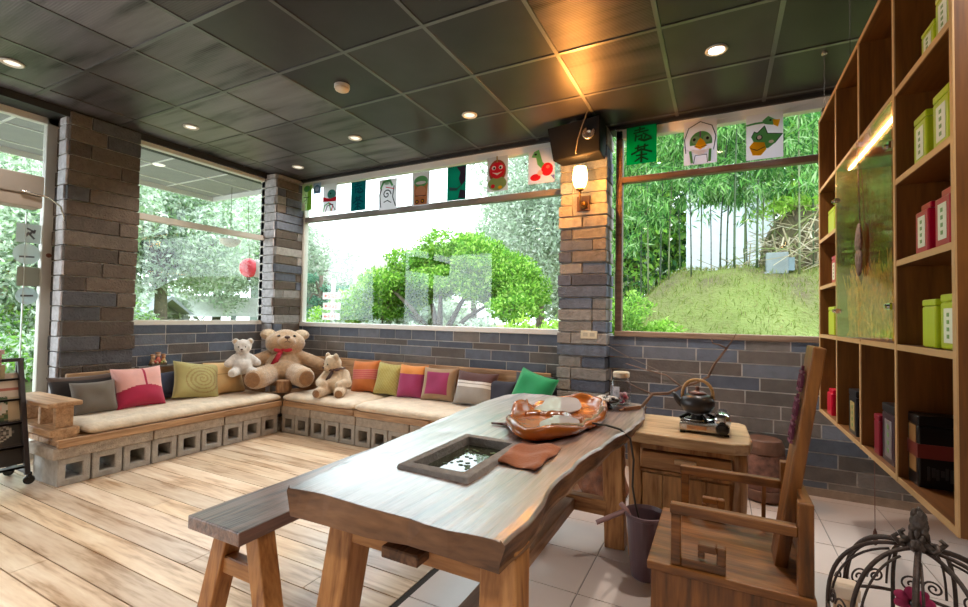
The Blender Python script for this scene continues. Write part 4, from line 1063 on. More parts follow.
# glazed compartment: two wavy glass doors with chrome clips
M_WAVE = glassmat('wavy_glass', (.97,.93,.85), wave=.04, ior=1.5)
zc0, zc1 = ZR[1]+.012, ZR[4]-.012
for (a, c_, hy) in ((YC[2]+.003, YC[1]-.012, YC[1]-.03), (YC[3]+.012, YC[2]-.003, YC[3]+.03)):
    g = MB(); g.box(SX-.004, SX+.002, a, c_, zc0, zc1); gd = g.build('glass_door', M_WAVE, sh)
    for z in (zc0+.13, zc1-.16):
        h = MB(); h.box(SX-.012, SX+.01, hy-.022, hy+.022, z-.012, z+.012); h.lathe([(.001,0),(.008,0),(.008,.01),(.001,.01)], 12, M=Matrix.Translation((SX-.012,hy,z)) @ Matrix.Rotation(-PI/2, 4, 'Y')); h.build('hinge', M_CHROME, gd)
M_STRAW = mat('golden_straw', (.70,.38,.07), rough=.6, var=.5, vscale=40)
sp = MB(); rr = random.Random(2)
for k in range(520):
    y = rr.uniform(2.12, 2.97); x = SX+rr.uniform(.03, .20); z0 = zc0+.004; h = rr.uniform(.08, .36); dx, dy = rr.uniform(-.05,.05), rr.uniform(-.12,.12)
    xx = min(max(x+dx, SX+.02), SX+SD-.02); yy = min(max(y+dy, 2.11), 2.98)
    sp.tube([(x,y,z0), ((x+xx)/2+rr.uniform(-.01,.01), (y+yy)/2, z0+h*.6), (xx,yy,z0+h)], [.005,.004,.0015], 4)
o = single('dried_straw', sp, M_STRAW, 'mass of golden dried straw behind the glass shelf doors', 'straw', org=(SX+.15, 2.54, zc0)); o['kind'] = 'stuff'
# lamp strip under the compartment's top
ls = MB(); ls.box(SX+.045, SX+.055, 2.13, 2.95, zc1-.008, zc1); single('strip_light', ls, mat('warm_tube', (1,.8,.5), emit=(1,.62,.25), estr=30), 'warm strip lamp under the top of the glazed shelf compartment', 'lamp', org=(SX+.05,2.54,zc1))
# suspension wires
for (y) in (1.72, 2.78, 3.40):
    w = MB(); w.tube([(SX+.02,y,ZR[5]+.008),(SX+.02,y,ZC)], .0022, 6); w.lathe([(.001,ZC-.012),(.016,ZC-.012),(.018,ZC-.001),(.001,ZC-.001)], 14, (SX+.02,y,0)); w.build('suspension_wire', M_STEEL, sh)
# carved ornament hung over the glass doors
orn = MB(); orn.lathe([(.001,1.42),(.012,1.424),(.022,1.455),(.028,1.49),(.026,1.522),(.02,1.527),(.02,1.535),(.028,1.54),(.029,1.575),(.024,1.61),(.013,1.642),(.001,1.65)], 16, (0,0,0), wob=lambda a, z: 1+.08*math.sin(3*a+25*z), M=Matrix.Translation((SX-.016,2.475,0)) @ Matrix.Diagonal((.36,1.5,1,1)))
orn.tube([(SX-.012,2.475,1.645),(SX-.010,2.5,1.85),(SX-.006,2.545,2.022)], .002, 6)
single('hanging_ornament', orn, mat('ornament_wood', (.15,.07,.05), rough=.5, var=.6, vscale=50, bump=1, bscale=60), 'carved brown wooden ornament hanging before the glass shelf doors', 'ornament', org=(SX-.016,2.475,1.42), smooth=True)
# ------------------------------------------------------------------ tea tins
M_TIN = mat('lacquered_tin', rough=.28, var=.06, attr=True, spec=.35)
LIME = (.42,.52,.012); RED = (.42,.004,.03)
def tin(name, label, cat, x, y, z, w, d, h, body, group, lab=None, lid=None, lid_w=1.0, lab_c=(.75,.78,.68)):
    """w along y, d along x; body, stepped lid, paper label"""
    t = thing(name, label, cat, (x, y, z), (0,0,0), group)
    lh = h*.14
    b = MB(); b.box(x-d/2, x+d/2, y-w/2, y+w/2, z, z+h-lh, body); b.build('body', M_TIN, t, bevel=.006, seg=2)
    b = MB(); b.box(x-d/2*lid_w, x+d/2*lid_w, y-w/2*lid_w, y+w/2*lid_w, z+h-lh, z+h, lid or body); b.build('lid', M_TIN, t, bevel=.004, seg=2)
    if lab:
        b = MB()
        if lab == 'y': b.box(x-d*.25, x+d*.18, y-w/2-.0012, y-w/2, z+h*.12, z+h*.74, lab_c)
        else: b.box(x-d/2-.0012, x-d/2, y-w*.3, y+w*.25, z+h*.12, z+h*.74, lab_c)
        for q in range(4):
            if lab == 'x': b.box(x-d/2-.0018, x-d/2-.0012, y-w*.08, y+w*.06, z+h*(.2+.13*q), z+h*(.27+.13*q), (.15,.3,.08))
        b.build('paper_label', M_TIN, t)
    return t
zs = lambda k: ZR[k]+TH/2+.001
GL, GR = 'lime green tea tins', 'red tea canisters'
tin('tea_tin', 'lime green tea tin with a white label, second row of the near column, farther one', 'tin', SX+.06, 1.90, zs(3), .10, .09, .155, LIME, GL, 'x')
tin('tea_tin', 'lime green tea tin with a white label, second shelf row, nearer to the shelf end', 'tin', SX+.06, 1.745, zs(3), .11, .09, .165, LIME, GL, 'x')
tin('tea_tin', 'lime green tea tin in the highest box, the lower looking one', 'tin', SX+.07, 1.865, zs(4), .10, .09, .10, LIME, GL, 'x')
tin('tea_tin', 'lime green tea tin in the highest box, nearest the shelf end', 'tin', SX+.06, 1.725, zs(4), .10, .09, .13, LIME, GL, 'x')
tin('tea_canister', 'crimson tea canister with a long pale label, farther of the crimson pair', 'canister', SX+.055, 1.885, zs(2), .10, .085, .155, RED, GR, 'x', lid_w=.75)
tin('tea_canister', 'crimson tea canister with a long pale label, nearer the shelf end upright', 'canister', SX+.055, 1.735, zs(2), .10, .085, .165, RED, GR, 'x', lid_w=.75)
tin('tea_tin', 'plain lime green tea tin just under the crimson pair, farther one', 'tin', SX+.055, 1.845, zs(1), .10, .08, .145, LIME, GL)
tin('tea_tin', 'lime green tea tin with a narrow white label just under the crimson canisters', 'tin', SX+.055, 1.71, zs(1), .105, .08, .155, LIME, GL, 'x')
tin('tea_tin', 'lime green tea tin in the far shelf column at glass door height, upper one', 'tin', SX+.06, 3.20, zs(3), .16, .09, .14, LIME, GL)
tin('tea_tin', 'lime green tea tin in the far shelf column, lowest small box', 'tin', SX+.06, 3.21, zs(1), .15, .09, .16, LIME, GL)
tin('tea_canister', 'slim red and white canister in the far column beside the glass doors', 'canister', SX+.06, 3.14, zs(2), .10, .09, .15, RED, GR, 'x')
tin('tea_canister', 'bright red canister in the far bottom box of the shelf', 'canister', SX+.068, 3.29, zs(0)+.002, .12, .10, .15, (.55,.004,.03), GR, lid_w=.85)
BLACK = (.008,.008,.01)
tin('tea_caddy', 'black tea caddy with a gold pattern in the second bottom box from the window', 'caddy', SX+.068, 2.765, zs(0)+.002, .14, .10, .215, BLACK, 'dark tea caddies', 'x', lab_c=(.45,.33,.12))
t = tin('tea_caddy', 'dark plum tea caddy with a pale landscape in the third bottom box', 'caddy', SX+.085, 2.27, zs(0)+.002, .145, .12, .225, (.035,.012,.02), 'dark tea caddies', 'x', lid=BLACK, lab_c=(.22,.19,.2))
tin('tea_caddy', 'narrow dark red caddy beside the plum one in the third bottom box', 'caddy', SX+.06, 2.397, zs(0)+.002, .07, .08, .165, (.22,.005,.02), 'dark tea caddies')
t = tin('tea_caddy', 'large glossy black tea caddy with a brown red band in the near bottom box', 'caddy', SX+.10, 2.028, zs(0)+.002, .09, .145, .235, BLACK, 'dark tea caddies')
x, y, z = SX+.10, 2.028, zs(0)+.002
b = MB(); b.box(x-.074, x+.074, y-.0465, y+.0465, z+.10, z+.145, (.20,.035,.03)); b.build('band', M_TIN, t)
for k in range(9):
    b = MB(); b.box(x-.05+.011*k, x-.043+.011*k+.002*(k % 2), y-.0462, y-.045, z+.03+.004*((k*3) % 5), z+.075-.003*((k*5) % 4), (.05,.05,.055)); b.build('emblem', M_TIN, t)
b = MB(); b.box(x-.0735, x-.0725, y-.03, y+.03, z+.05, z+.20, (.40,.22,.08)); b.build('side_pattern', M_TIN, t)
tin('wooden_box', 'small pale wooden box at the near end of the bottom shelf row', 'box', SX+.04, 1.665, zs(0)+.002, .035, .05, .075, (.5,.3,.13), None)
# tassel hanging under the shelf
m = MB(); m.tube([(SX+.012,2.39,.676),(SX+.012,2.39,.40)], .0014, 6); m.lathe([(.001,.33),(.007,.335),(.009,.36),(.006,.385),(.001,.40)], 10, (SX+.012,2.39,0))
single('hanging_tassel', m, mat('brown_tassel', (.16,.06,.04), rough=.7), 'tiny brown tassel on a string hanging below the box shelf', 'tassel', org=(SX+.012,2.39,.33), smooth=True)

# ------------------------------------------------------------------ wrought-iron cage
cg = thing('wire_birdcage', 'ornate rusty wrought-iron birdcage with a leafy finial on the tiles', 'birdcage', (.375, 1.30, 0))
M_WIRE = mat('rusty_iron', (.045,.028,.022), rough=.5, metal=.5, var=.4, vscale=60, bump=.4, bscale=90)
M_FINIAL = mat('antique_metal', (.075,.055,.045), rough=.45, metal=.5, var=.5, vscale=60, bump=.8, bscale=60)
cx, cy = .375, 1.30; R = .155
prof = [(.016,.748),(.05,.742),(.095,.722),(.128,.688),(.148,.64),(.155,.58),(.155,.06)]
fine = [(.016+.139*math.sin(u*PI/2/14)**.9, .58+.168*math.cos(u*PI/2/14)**.85) for u in range(15)]+[(.155,.30),(.155,.06)]
for k in range(9):
    a = 2*PI*k/9+.2; q = MB(); q.tube([(cx+r*math.cos(a), cy+r*math.sin(a), z) for r, z in fine], .0042 if k % 3 else .0055, 8); q.build('rib', M_WIRE, cg, smooth=True)
    q = MB(); a2 = a+.09; q.tube([(cx+(r-.004)*math.cos(a2), cy+(r-.004)*math.sin(a2), z-.01) for r, z in fine[2:14]], .0025, 6); q.build('thin_rib', M_WIRE, cg, smooth=True)
def hoop(z, r, th):
    q = MB(); q.tube([(cx+r*math.cos(2*PI*k/40), cy+r*math.sin(2*PI*k/40), z) for k in range(41)], th, 8, cap=False); q.build('hoop', M_WIRE, cg, smooth=True)
hoop(.58,.155,.004); hoop(.06,.155,.007); hoop(.30,.155,.005); hoop(.012,.17,.008)
def scroll(a0, z0, sgn, s):
    """double spiral lying on the dome between two ribs"""
    q = MB(); P = []
    for k in range(34):
        t = k/33; an = t*2.4*2*PI/1.5; rr_ = s*(1-.85*t)
        u = sgn*(s-rr_*math.cos(an)); w = rr_*math.sin(an)
        z = z0+w; rad_ = np.interp(z, [.58,.64,.688,.722,.742], [.155,.148,.128,.095,.05]) if z > .58 else .155
        P.append((cx+rad_*math.cos(a0+u/.155), cy+rad_*math.sin(a0+u/.155), z))
    q.tube(P, .0022, 6); q.build('scroll', M_WIRE, cg, smooth=True)
for k in range(9):
    a = 2*PI*(k+.5)/9+.2
    scroll(a, .605, 1, .022); scroll(a, .61, -1, .018)
q = MB(); rr = random.Random(9)
q.lathe([(.001,.742),(.02,.745),(.022,.755),(.010,.768),(.014,.79),(.015,.805),(.010,.822),(.001,.835)], 14, (cx,cy,0))
for k in range(26):
    a = k*2.4; z = .765+.0022*k; r = .013*(1-.4*(k/26)); q.ell((cx+r*math.cos(a), cy+r*math.sin(a), z), (.006,.006,.011), Matrix.Rotation(a, 3, 'Z'), 8, 6)
for k in range(6):
    a = k*PI/3; q.tube([(cx+.015*math.cos(a), cy+.015*math.sin(a), .758),(cx+.034*math.cos(a), cy+.034*math.sin(a), .754),(cx+.042*math.cos(a), cy+.042*math.sin(a), .764),(cx+.034*math.cos(a), cy+.034*math.sin(a), .771)], [.007,.006,.005,.004], 8)
q.build('finial', M_FINIAL, cg, smooth=True)
fp = MB(); fp.lathe([(.001,.012),(.165,.012),(.165,.022),(.001,.022)], 32, (cx,cy,0)); fp.build('base_plate', M_WIRE, cg)
# flower and candle house inside
fw = thing('fabric_flower', 'magenta fabric flower on a stem inside the wrought-iron birdcage', 'flower', (.365, 1.27, .022))
q = MB(); q.tube([(.365,1.27,.023),(.37,1.27,.3),(.355,1.265,.64)], .004, 6); q.build('stem', mat('flower_stem', (.06,.12,.03)), fw)
M_PETAL = mat('magenta_petal', (.30,.012,.07), rough=.8, var=.2)
for k in range(7):
    a = 2*PI*k/7; q = MB(); q.ell((.355+.02*math.cos(a), 1.262, .652+.014*math.sin(a)), (.015,.007,.011), Matrix.Rotation(-a, 3, 'Y'), 10, 6); q.build('petal', M_PETAL, fw, smooth=True)
q = MB(); q.ell((.355,1.256,.649), (.010,.007,.010), None, 10, 6); q.build('flower_heart', M_EYE, fw, smooth=True)
hs = thing('pillar_candle', 'pale wooden lantern block standing inside the wrought-iron birdcage', 'candle', (.255, 1.33, .022))
q = MB(); q.box(.235,.275,1.31,1.35,.0225,.60); q.build('block', mat('pale_block', (.55,.38,.24), rough=.7), hs, bevel=.004)
q = MB(); q.box(.231,.279,1.306,1.354,.60,.628); q.build('top_block', mat('pale_top', (.65,.52,.40), rough=.7), hs, bevel=.003)
# ------------------------------------------------------------------ paper flags on a string, with prints
def papermat():
    m, nt, nodes, L = newmat('flag_paper')
    out = N(nt, 'ShaderNodeOutputMaterial'); d = N(nt, 'ShaderNodeBsdfDiffuse'); t = N(nt, 'ShaderNodeBsdfTranslucent'); mx = N(nt, 'ShaderNodeMixShader'); mx.inputs[0].default_value = .5
    a = N(nt, 'ShaderNodeVertexColor', layer_name='Col'); L.new(a.outputs[0], d.inputs[0]); L.new(a.outputs[0], t.inputs[0])
    L.new(d.outputs[0], mx.inputs[1]); L.new(t.outputs[0], mx.inputs[2]); L.new(mx.outputs[0], out.inputs[0]); return m
M_PAPER = papermat()
WHT = (.86,.86,.90); INK = (.03,.03,.05); DUCK = (.16,.50,.20); BEAK = (.88,.56,.03); REDP = (.70,.03,.06); TEAL = (.015,.32,.20); LIMEP = (.40,.72,.12)
def E(cx, cy, rx, ry, a0=0, a1=2*PI, n=22): return [(cx+rx*math.cos(a0+(a1-a0)*k/n), cy+ry*math.sin(a0+(a1-a0)*k/n)) for k in range(n if a1-a0 > 6.2 else n+1)]
def flag(label, x0, x1, z0, z1, paper, shapes, y=3.95, tilt=0):
    """shapes: (colour, outline in 0..1 units) or ('line', colour, points, width)"""
    w, h = x1-x0, z1-z0; cx = (x0+x1)/2
    t = thing('paper_flag', label, 'flag', (cx, y, z1), (0,0,0), 'paper flags on a string')
    Mf = Matrix(((1,0,0,x0),(0,0,-1,y),(0,1,0,z0),(0,0,0,1)))
    b = MB(); n = 6; V = []; F = []
    for s in (0, 1):
        for k in range(n+1):
            for zz in (z0, z1): V.append((x0+w*k/n, y+.0012*s, zz))
    q = 2*(n+1)
    for k in range(n):
        a = 2*k; F += [(a, a+2, a+3, a+1), (q+a, q+a+1, q+a+3, q+a+2), (a, q+a, q+a+2, a+2), (a+1, a+3, q+a+3, q+a+1)]
    F += [(0,1,q+1,q), (2*n, q+2*n, q+2*n+1, 2*n+1)]
    b.add(V, F, paper); sheet = b.build('sheet', M_PAPER, t)
    pr = MB(); lay = 0
    for s in shapes:
        lay += 1; off = .0006+.0004*lay
        Mo = Mf @ Matrix.Translation((0,0,off))
        if s[0] == 'line':
            P = [(p[0]*w, p[1]*h) for p in s[2]]
            for (p, q_) in zip(P, P[1:]): stroke_c(pr, Mo, p, q_, s[3]*w, .0003, s[1])
        else: pr.poly([(p[0]*w, p[1]*h) for p in s[1]], .0003, Mo, s[0])
    if shapes: pr.build('print', M_PAPER, t)
    return t
def stroke_c(mb, M, a, b, w, th, col):
    a = Vector(a); b = Vector(b); d = b-a
    if d.length < 1e-6: return
    d.normalize(); s = Vector((-d.y, d.x))*w/2; a = a-d*w*.3; b = b+d*w*.3
    mb.poly([a-s, b-s, b+s, a+s], th, M, col)
def L_(col, w, *pts): return ('line', col, pts, w)
# simplified brush characters for the two green flags
def brush(col, w):
    S = []
    S += [L_(col, w, (.28,.90),(.60,.93)), L_(col, w, (.45,.97),(.44,.84)), L_(col, w, (.25,.83),(.72,.86)), L_(col, w, (.32,.79),(.30,.62)), L_(col, w, (.30,.72),(.52,.76),(.50,.64)), L_(col, w, (.56,.80),(.80,.68)), L_(col, w*1.5, (.42,.66),(.60,.60),(.82,.64)), L_(col, w, (.66,.76),(.60,.66))]
    S += [L_(col, w, (.30,.42),(.72,.46)), L_(col, w, (.40,.49),(.38,.36)), L_(col, w, (.62,.50),(.60,.38)), L_(col, w*1.2, (.18,.27),(.50,.38),(.84,.28)), L_(col, w, (.34,.22),(.68,.23)), L_(col, w*1.2, (.51,.33),(.50,.04)), L_(col, w, (.48,.16),(.30,.07)), L_(col, w, (.53,.16),(.72,.08))]
    return S
FZ = lambda a, b: (a, b)
flag('narrow lime and white paper flag with a green disc, next to the corner pillar', -4.565, -4.40, 2.476, 2.80, (.72,.86,.60), [(LIMEP, [(.55,0),(1,0),(1,.95),(.6,.9)]), (DUCK, E(.5,.82,.33,.12)), ((.15,.62,.12), E(.45,.85,.16,.06)), L_(INK,.05,(.2,.5),(.75,.5)), L_(INK,.05,(.4,.6),(.5,.42)), L_(INK,.04,(.25,.35),(.5,.42),(.4,.25)), ((.9,.9,.9), [(0,0),(.4,0),(.3,.35),(.05,.3)])])
flag('small round blue paper tag hanging between the first two flags', -4.375, -4.25, 2.665, 2.795, (.45,.60,.78), [((.16,.30,.42), E(.5,.45,.42,.38)), ((.55,.70,.85), E(.5,.42,.25,.22)), L_(INK,.06,(.5,.8),(.5,.5))])
flag('white paper flag with a red band and a grey green round head', -4.21, -3.99, 2.426, 2.76, WHT, [((.10,.38,.34), E(.62,.62,.30,.17)), (INK, E(.55,.65,.05,.03)), (REDP, [(.0,.38),(.95,.36),(.98,.52),(.55,.47),(.0,.55)]), L_(DUCK,.07,(.05,.02),(.15,.24),(.45,.33),(.6,.05)), L_(REDP,.07,(.5,.3),(.75,.22),(.65,.05)), L_(INK,.04,(.2,.02),(.35,.22),(.7,.26),(.9,.05))])
flag('plain teal paper flag with dark brush writing in the large window', -3.77, -3.55, 2.40, 2.735, (.01,.27,.30), brush((.012,.10,.16), .06))
flag('white paper flag with a line drawing of a coiled figure in a leaf hood', -3.36, -3.115, 2.373, 2.71, WHT, [L_(DUCK,.10,(.1,.72),(.25,.92),(.6,.95),(.75,.78)), L_(INK,.05,(.15,.7),(.05,.5),(.12,.1)), L_(INK,.05,(.85,.75),(.78,.4),(.95,.1)), L_(REDP,.04,(.4,.74),(.85,.66)), L_(INK,.05,*[(.45+.24*(1-k/16)*math.cos(k*.6), .5+.17*(1-k/16)*math.sin(k*.6)) for k in range(15)]), ((.45,.65,.5), E(.45,.86,.14,.05)), L_(INK,.04,(.3,.25),(.5,.3),(.7,.22))])
flag('white paper flag with an orange pot under a green lid', -2.91, -2.69, 2.376, 2.73, (.75,.75,.78), [((.62,.30,.13), [(.14,.03),(.86,.03),(.9,.66),(.1,.66)]), (DUCK, E(.5,.72,.40,.17)), (WHT, E(.5,.68,.3,.05)), ((.75,.42,.25), E(.5,.42,.3,.17)), (INK, E(.3,.12,.1,.06)), (INK, E(.62,.13,.1,.06)), (BEAK, E(.3,.12,.05,.03)), (BEAK, E(.62,.13,.05,.03)), L_(INK,.03,(.2,.3),(.8,.28))])
flag('teal paper flag with a dark violet brush figure, fourth from the middle pillar', -2.475, -2.255, 2.39, 2.735, (.01,.36,.26), [((.07,.06,.12), [(.5,.97),(.97,.99),(.97,.55),(.75,.4),(.62,.62),(.7,.8)]), ((.07,.06,.12), [(.6,.05),(.97,.03),(.97,.25),(.7,.3)]), ((.05,.12,.14), [(.1,.4),(.55,.35),(.9,.5),(.5,.28),(.15,.3)])])
flag('paper flag with a grinning red round face over a green body', -2.02, -1.80, 2.43, 2.765, (.62,.64,.66), [((.35,.10,.06), E(.5,.58,.42,.33)), ((.30,.46,.20), E(.5,.22,.45,.2)), (REDP, E(.5,.60,.36,.24)), (WHT, E(.33,.68,.1,.06)), (WHT, E(.67,.68,.1,.06)), (INK, E(.35,.67,.05,.035)), (INK, E(.65,.67,.05,.035)), (WHT, [(.25,.55),(.5,.46),(.75,.55),(.5,.52)]), L_((.35,.28,.1),.06,(.5,.84),(.48,1.0)), (REDP, E(.3,.15,.1,.06)), (BEAK, E(.65,.1,.1,.05))])
flag('paper flag with a green bottle neck and red fruit, beside the middle pillar', -1.59, -1.335, 2.455, 2.775, (.72,.72,.80), [(DUCK, [(.22,.93),(.40,.98),(.55,.6),(.75,.45),(.55,.38),(.35,.55),(.3,.75),(.12,.78)]), (REDP, E(.72,.38,.22,.19)), (REDP, E(.28,.18,.2,.10)), ((.8,.25,.25), E(.75,.45,.07,.05)), ((.85,.6,.6), E(.45,.3,.1,.08)), (INK, E(.28,.85,.05,.03)), ((.25,.25,.55), [(.85,.2),(1,.05),(1,.2)])])
flag('emerald paper flag with two black brush characters in the wide window', -.705, -.465, 2.515, 2.83, (.0,.36,.16), brush((.008,.05,.03), .055))
flag('white paper flag with a green bird head facing front in a hood', -.26, -.024, 2.45, 2.797, (.80,.78,.86), [L_(INK,.025,(.06,.28),(.02,.6),(.15,.85),(.5,.97),(.85,.85),(.97,.6),(.9,.3)), (DUCK, E(.52,.50,.34,.25,-.25,PI+.25)), ((.30,.55,.36), E(.36,.56,.12,.09)), ((.30,.55,.36), E(.70,.56,.12,.09)), (INK, E(.32,.57,.045,.035)), (INK, E(.72,.57,.045,.035)), (BEAK, [(.5,.60),(.62,.52),(.70,.40),(.5,.33),(.33,.40),(.42,.52)]), L_(INK,.02,(.33,.41),(.5,.38),(.70,.41)), L_((.25,.15,.3),.05,(.5,.62),(.5,.74)), (WHT, [(.2,.33),(.8,.33),(.6,.2),(.4,.22)]), L_(DUCK,.08,(.2,.3),(.25,.05)), L_(DUCK,.08,(.8,.3),(.78,.05)), L_(INK,.02,(.3,.02),(.35,.2),(.7,.2),(.72,.02))])
flag('white paper flag with two green crested bird heads with orange bills', .173, .409, 2.43, 2.77, (.82,.80,.86), [(DUCK, [(.14,.5),(.22,.62),(.3,.58),(.5,.72),(.58,.55),(.98,.5),(.78,.32),(.6,.22),(.3,.26)]), (INK, E(.36,.48,.09,.06)), (WHT, E(.36,.485,.06,.045)), (WHT, E(.68,.36,.07,.035)), (BEAK, [(.08,.30),(.2,.40),(.5,.36),(.55,.2),(.4,.08),(.18,.10)]), L_(INK,.02,(.12,.26),(.3,.2),(.5,.26)), (DUCK, [(.44,.84),(.6,.93),(.74,.86),(.86,.80),(.72,.72),(.5,.76)]), (BEAK, [(.72,.84),(.92,.82),(.86,.66),(.74,.72)]), L_(DUCK,.06,(.02,.78),(.25,.80),(.48,.80)), (INK, E(.66,.83,.03,.02)), L_(INK,.02,(.14,.5),(.22,.62),(.3,.58),(.5,.72),(.58,.55),(.98,.5),(.78,.32))])
s = MB(); s.tube([(-4.60,3.952,2.80),(-3.6,3.952,2.735),(-2.5,3.952,2.735),(-1.26,3.952,2.785)], .002, 6)
single('flag_string', s, M_WHITE, 'thin string carrying the paper flags across the large window', 'string', org=(-2.9,3.952,2.735))
s = MB(); s.tube([(-.80,3.952,2.83),(-.2,3.952,2.795),(.3,3.952,2.77),(.64,3.952,2.80)], .002, 6)
single('flag_string', s, M_WHITE, 'thin string carrying three paper flags across the bamboo window', 'string', org=(0,3.952,2.77))
# ------------------------------------------------------------------ downlights, detector, speaker, sconce
M_TRIM = mat('downlight_trim', (.72,.70,.66), rough=.4, var=.03)
M_LENS_ON = mat('lit_lens', (1,.9,.75), emit=(1,.80,.58), estr=14); M_LENS_OFF = mat('dim_lens', (.75,.72,.66), emit=(1,.92,.8), estr=.5)
ZL = ZC
def downlight(label, x, y, on, power=0):
    t = thing('ceiling_downlight', label, 'downlight', (x, y, ZL), (0,0,0), 'recessed ceiling downlights')
    b = MB(); b.lathe([(.062,ZL-.001),(.064,ZL-.006),(.058,ZL-.012),(.046,ZL-.010),(.042,ZL-.002),(.04,ZL+.015)], 28, (x,y,0)); b.build('trim_ring', M_TRIM, t, smooth=True)
    b = MB(); b.lathe([(.001,ZL-.004),(.042,ZL-.004),(.042,ZL-.003),(.001,ZL-.003)], 24, (x,y,0)); b.build('lens', M_LENS_ON if on else M_LENS_OFF, t)
    if power:
        ld = bpy.data.lights.new('downlight_beam', 'SPOT'); ld.energy = power; ld.color = (1,.93,.84); ld.spot_size = 1.75; ld.spot_blend = .7; ld.shadow_soft_size = .05
        lo = bpy.data.objects.new('downlight_beam', ld); COL.objects.link(lo); lo.parent = t; lo.location = (0,0,-.03)
    return t
downlight('brightly lit downlight in the dark ceiling before the bamboo window', -.023, 3.085, True, 55)
downlight('round downlight in the ribbed tiles above the glass door', -4.236, 1.243, False, 25)
downlight('round downlight in the ceiling beside the brick pillar at the glass door', -4.208, 2.402, False, 25)
downlight('round downlight in the ceiling by the corner pillar', -4.231, 3.592, False, 25)
downlight('round downlight in the ceiling before the far end of the large window', -3.039, 3.217, False, 25)
downlight('round downlight in the ceiling before the middle of the large window', -1.829, 3.24, False, 30)
b = MB(); b.lathe([(.001,2.85),(.06,2.85),(.062,2.852),(.05,2.845),(.001,2.845)], 24, (-5.57,2.85,0)); single('soffit_light', b, M_LENS_OFF, 'round lamp in the roof overhang outside the side window', 'downlight', org=(-5.57,2.85,2.85))
sd = thing('smoke_detector', 'white round smoke detector in the middle of the ceiling', 'smoke detector', (-2.434, 2.432, ZL))
b = MB(); b.lathe([(.001,ZL),(.055,ZL),(.055,ZL-.02),(.001,ZL-.02)], 28, (-2.434,2.432,0)); b.build('base', M_TRIM, sd)
b = MB(); b.lathe([(.001,ZL-.02),(.05,ZL-.02),(.048,ZL-.035),(.03,ZL-.045),(.001,ZL-.046)], 28, (-2.434,2.432,0)); b.build('head', mat('detector_cream', (.70,.58,.45), rough=.5), sd, smooth=True)
# speaker
sp_ = thing('wall_speaker', 'black wedge speaker with a silver tweeter hung on top of the middle pillar', 'speaker', (-1.05, 3.72, 2.56))
M_CAB = mat('speaker_black', (.004,.004,.0045), rough=.6, var=.1, spec=.15); 
b = MB(); b.hexa([(-1.265,3.70,2.55),(-.86,3.66,2.565),(-.86,3.865,2.565),(-1.23,3.865,2.55)], [(-1.30,3.64,2.815),(-.85,3.60,2.835),(-.85,3.865,2.83),(-1.23,3.865,2.815)]); b.build('cabinet', M_CAB, sp_, bevel=.008, seg=2)
R = Matrix.Translation((-.945,3.632,2.715)) @ Matrix.Rotation(math.radians(82), 4, 'X')
b = MB(); b.lathe([(.001,.0),(.018,.008),(.02,.012),(.028,.004),(.048,.012),(.052,.008),(.052,-.004),(.001,-.004)], 28, M=R @ Matrix.Scale(1.0,4)); b.build('tweeter', M_STEEL, sp_, smooth=True)['label'] = 'silver round tweeter'
b = MB(); b.box(-1.18,-1.02,3.70,3.84,2.828,2.845); b.box(-1.12,-1.06,3.70,3.72,2.84,2.872); b.build('bracket', M_STEEL, sp_)
b = MB(); b.tube([(-.93,3.55,2.872),(-.98,3.58,2.78),(-1.03,3.62,2.68),(-1.06,3.66,2.585),(-1.06,3.72,2.56)], .004, 6); b.build('wire', mat('speaker_wire', (.10,.09,.08)), sp_)
# sconce
sc = thing('wall_sconce', 'glowing glass wall sconce on the middle brick pillar under the speaker', 'wall lamp', (-1.04, 3.86, 2.18))
M_BRASS = mat('aged_brass', (.30,.15,.04), rough=.3, metal=.85, var=.2)
b = MB(); b.box(-1.10,-.985,3.855,3.875,2.14,2.27); b.build('backplate', mat('walnut_plate', (.14,.06,.03), rough=.5), sc, bevel=.006)
b = MB(); b.lathe([(.001,0),(.035,0),(.032,.012),(.012,.02),(.001,.02)], 20, M=Matrix.Translation((-1.04,3.855,2.19)) @ Matrix.Rotation(PI/2, 4, 'X')); b.tube([(-1.04,3.845,2.19),(-1.04,3.79,2.165),(-1.04,3.745,2.19),(-1.04,3.735,2.285)], .009, 10); b.lathe([(.001,2.28),(.03,2.285),(.034,2.30),(.001,2.30)], 20, (-1.04,3.735,0)); b.build('arm', M_BRASS, sc, smooth=True)
M_LAMPG = mat('glowing_glass', (1,.85,.6), rough=.3, emit=(1,.52,.15), estr=9)
b = MB(); b.lathe([(.032,2.30),(.05,2.33),(.062,2.38),(.058,2.44),(.05,2.48),(.047,2.48),(.054,2.44),(.058,2.38),(.046,2.333),(.03,2.305)], 28, (-1.04,3.735,0)); b.build('lamp_shade', M_LAMPG, sc, smooth=True)
b = MB(); b.ell((-1.04,3.735,2.37), (.028,.028,.045)); b.build('bulb', mat('bulb_glow', (1,.9,.7), emit=(1,.75,.42), estr=45), sc, smooth=True)
ld = bpy.data.lights.new('sconce_glow', 'POINT'); ld.energy = 34; ld.color = (1,.38,.07); ld.shadow_soft_size = .07
lo = bpy.data.objects.new('sconce_glow', ld); COL.objects.link(lo); lo.parent = sc; lo.location = (0,-.20,.22)
# unseen downlights added over the camera's side to light the fronts of things
for k, (x, y) in enumerate([(-3.0, .1), (-1.2, -.6), (.4, -.5), (-2.0, -1.4), (.9, 1.2)]):
    downlight(['ceiling downlight over the open floor before the glass door', 'ceiling downlight over the near end of the slab table', 'ceiling downlight over the near end of the tiled floor', 'ceiling downlight close to the rear wall', 'ceiling downlight over the wire birdcage'][k], x, y, True, 60)
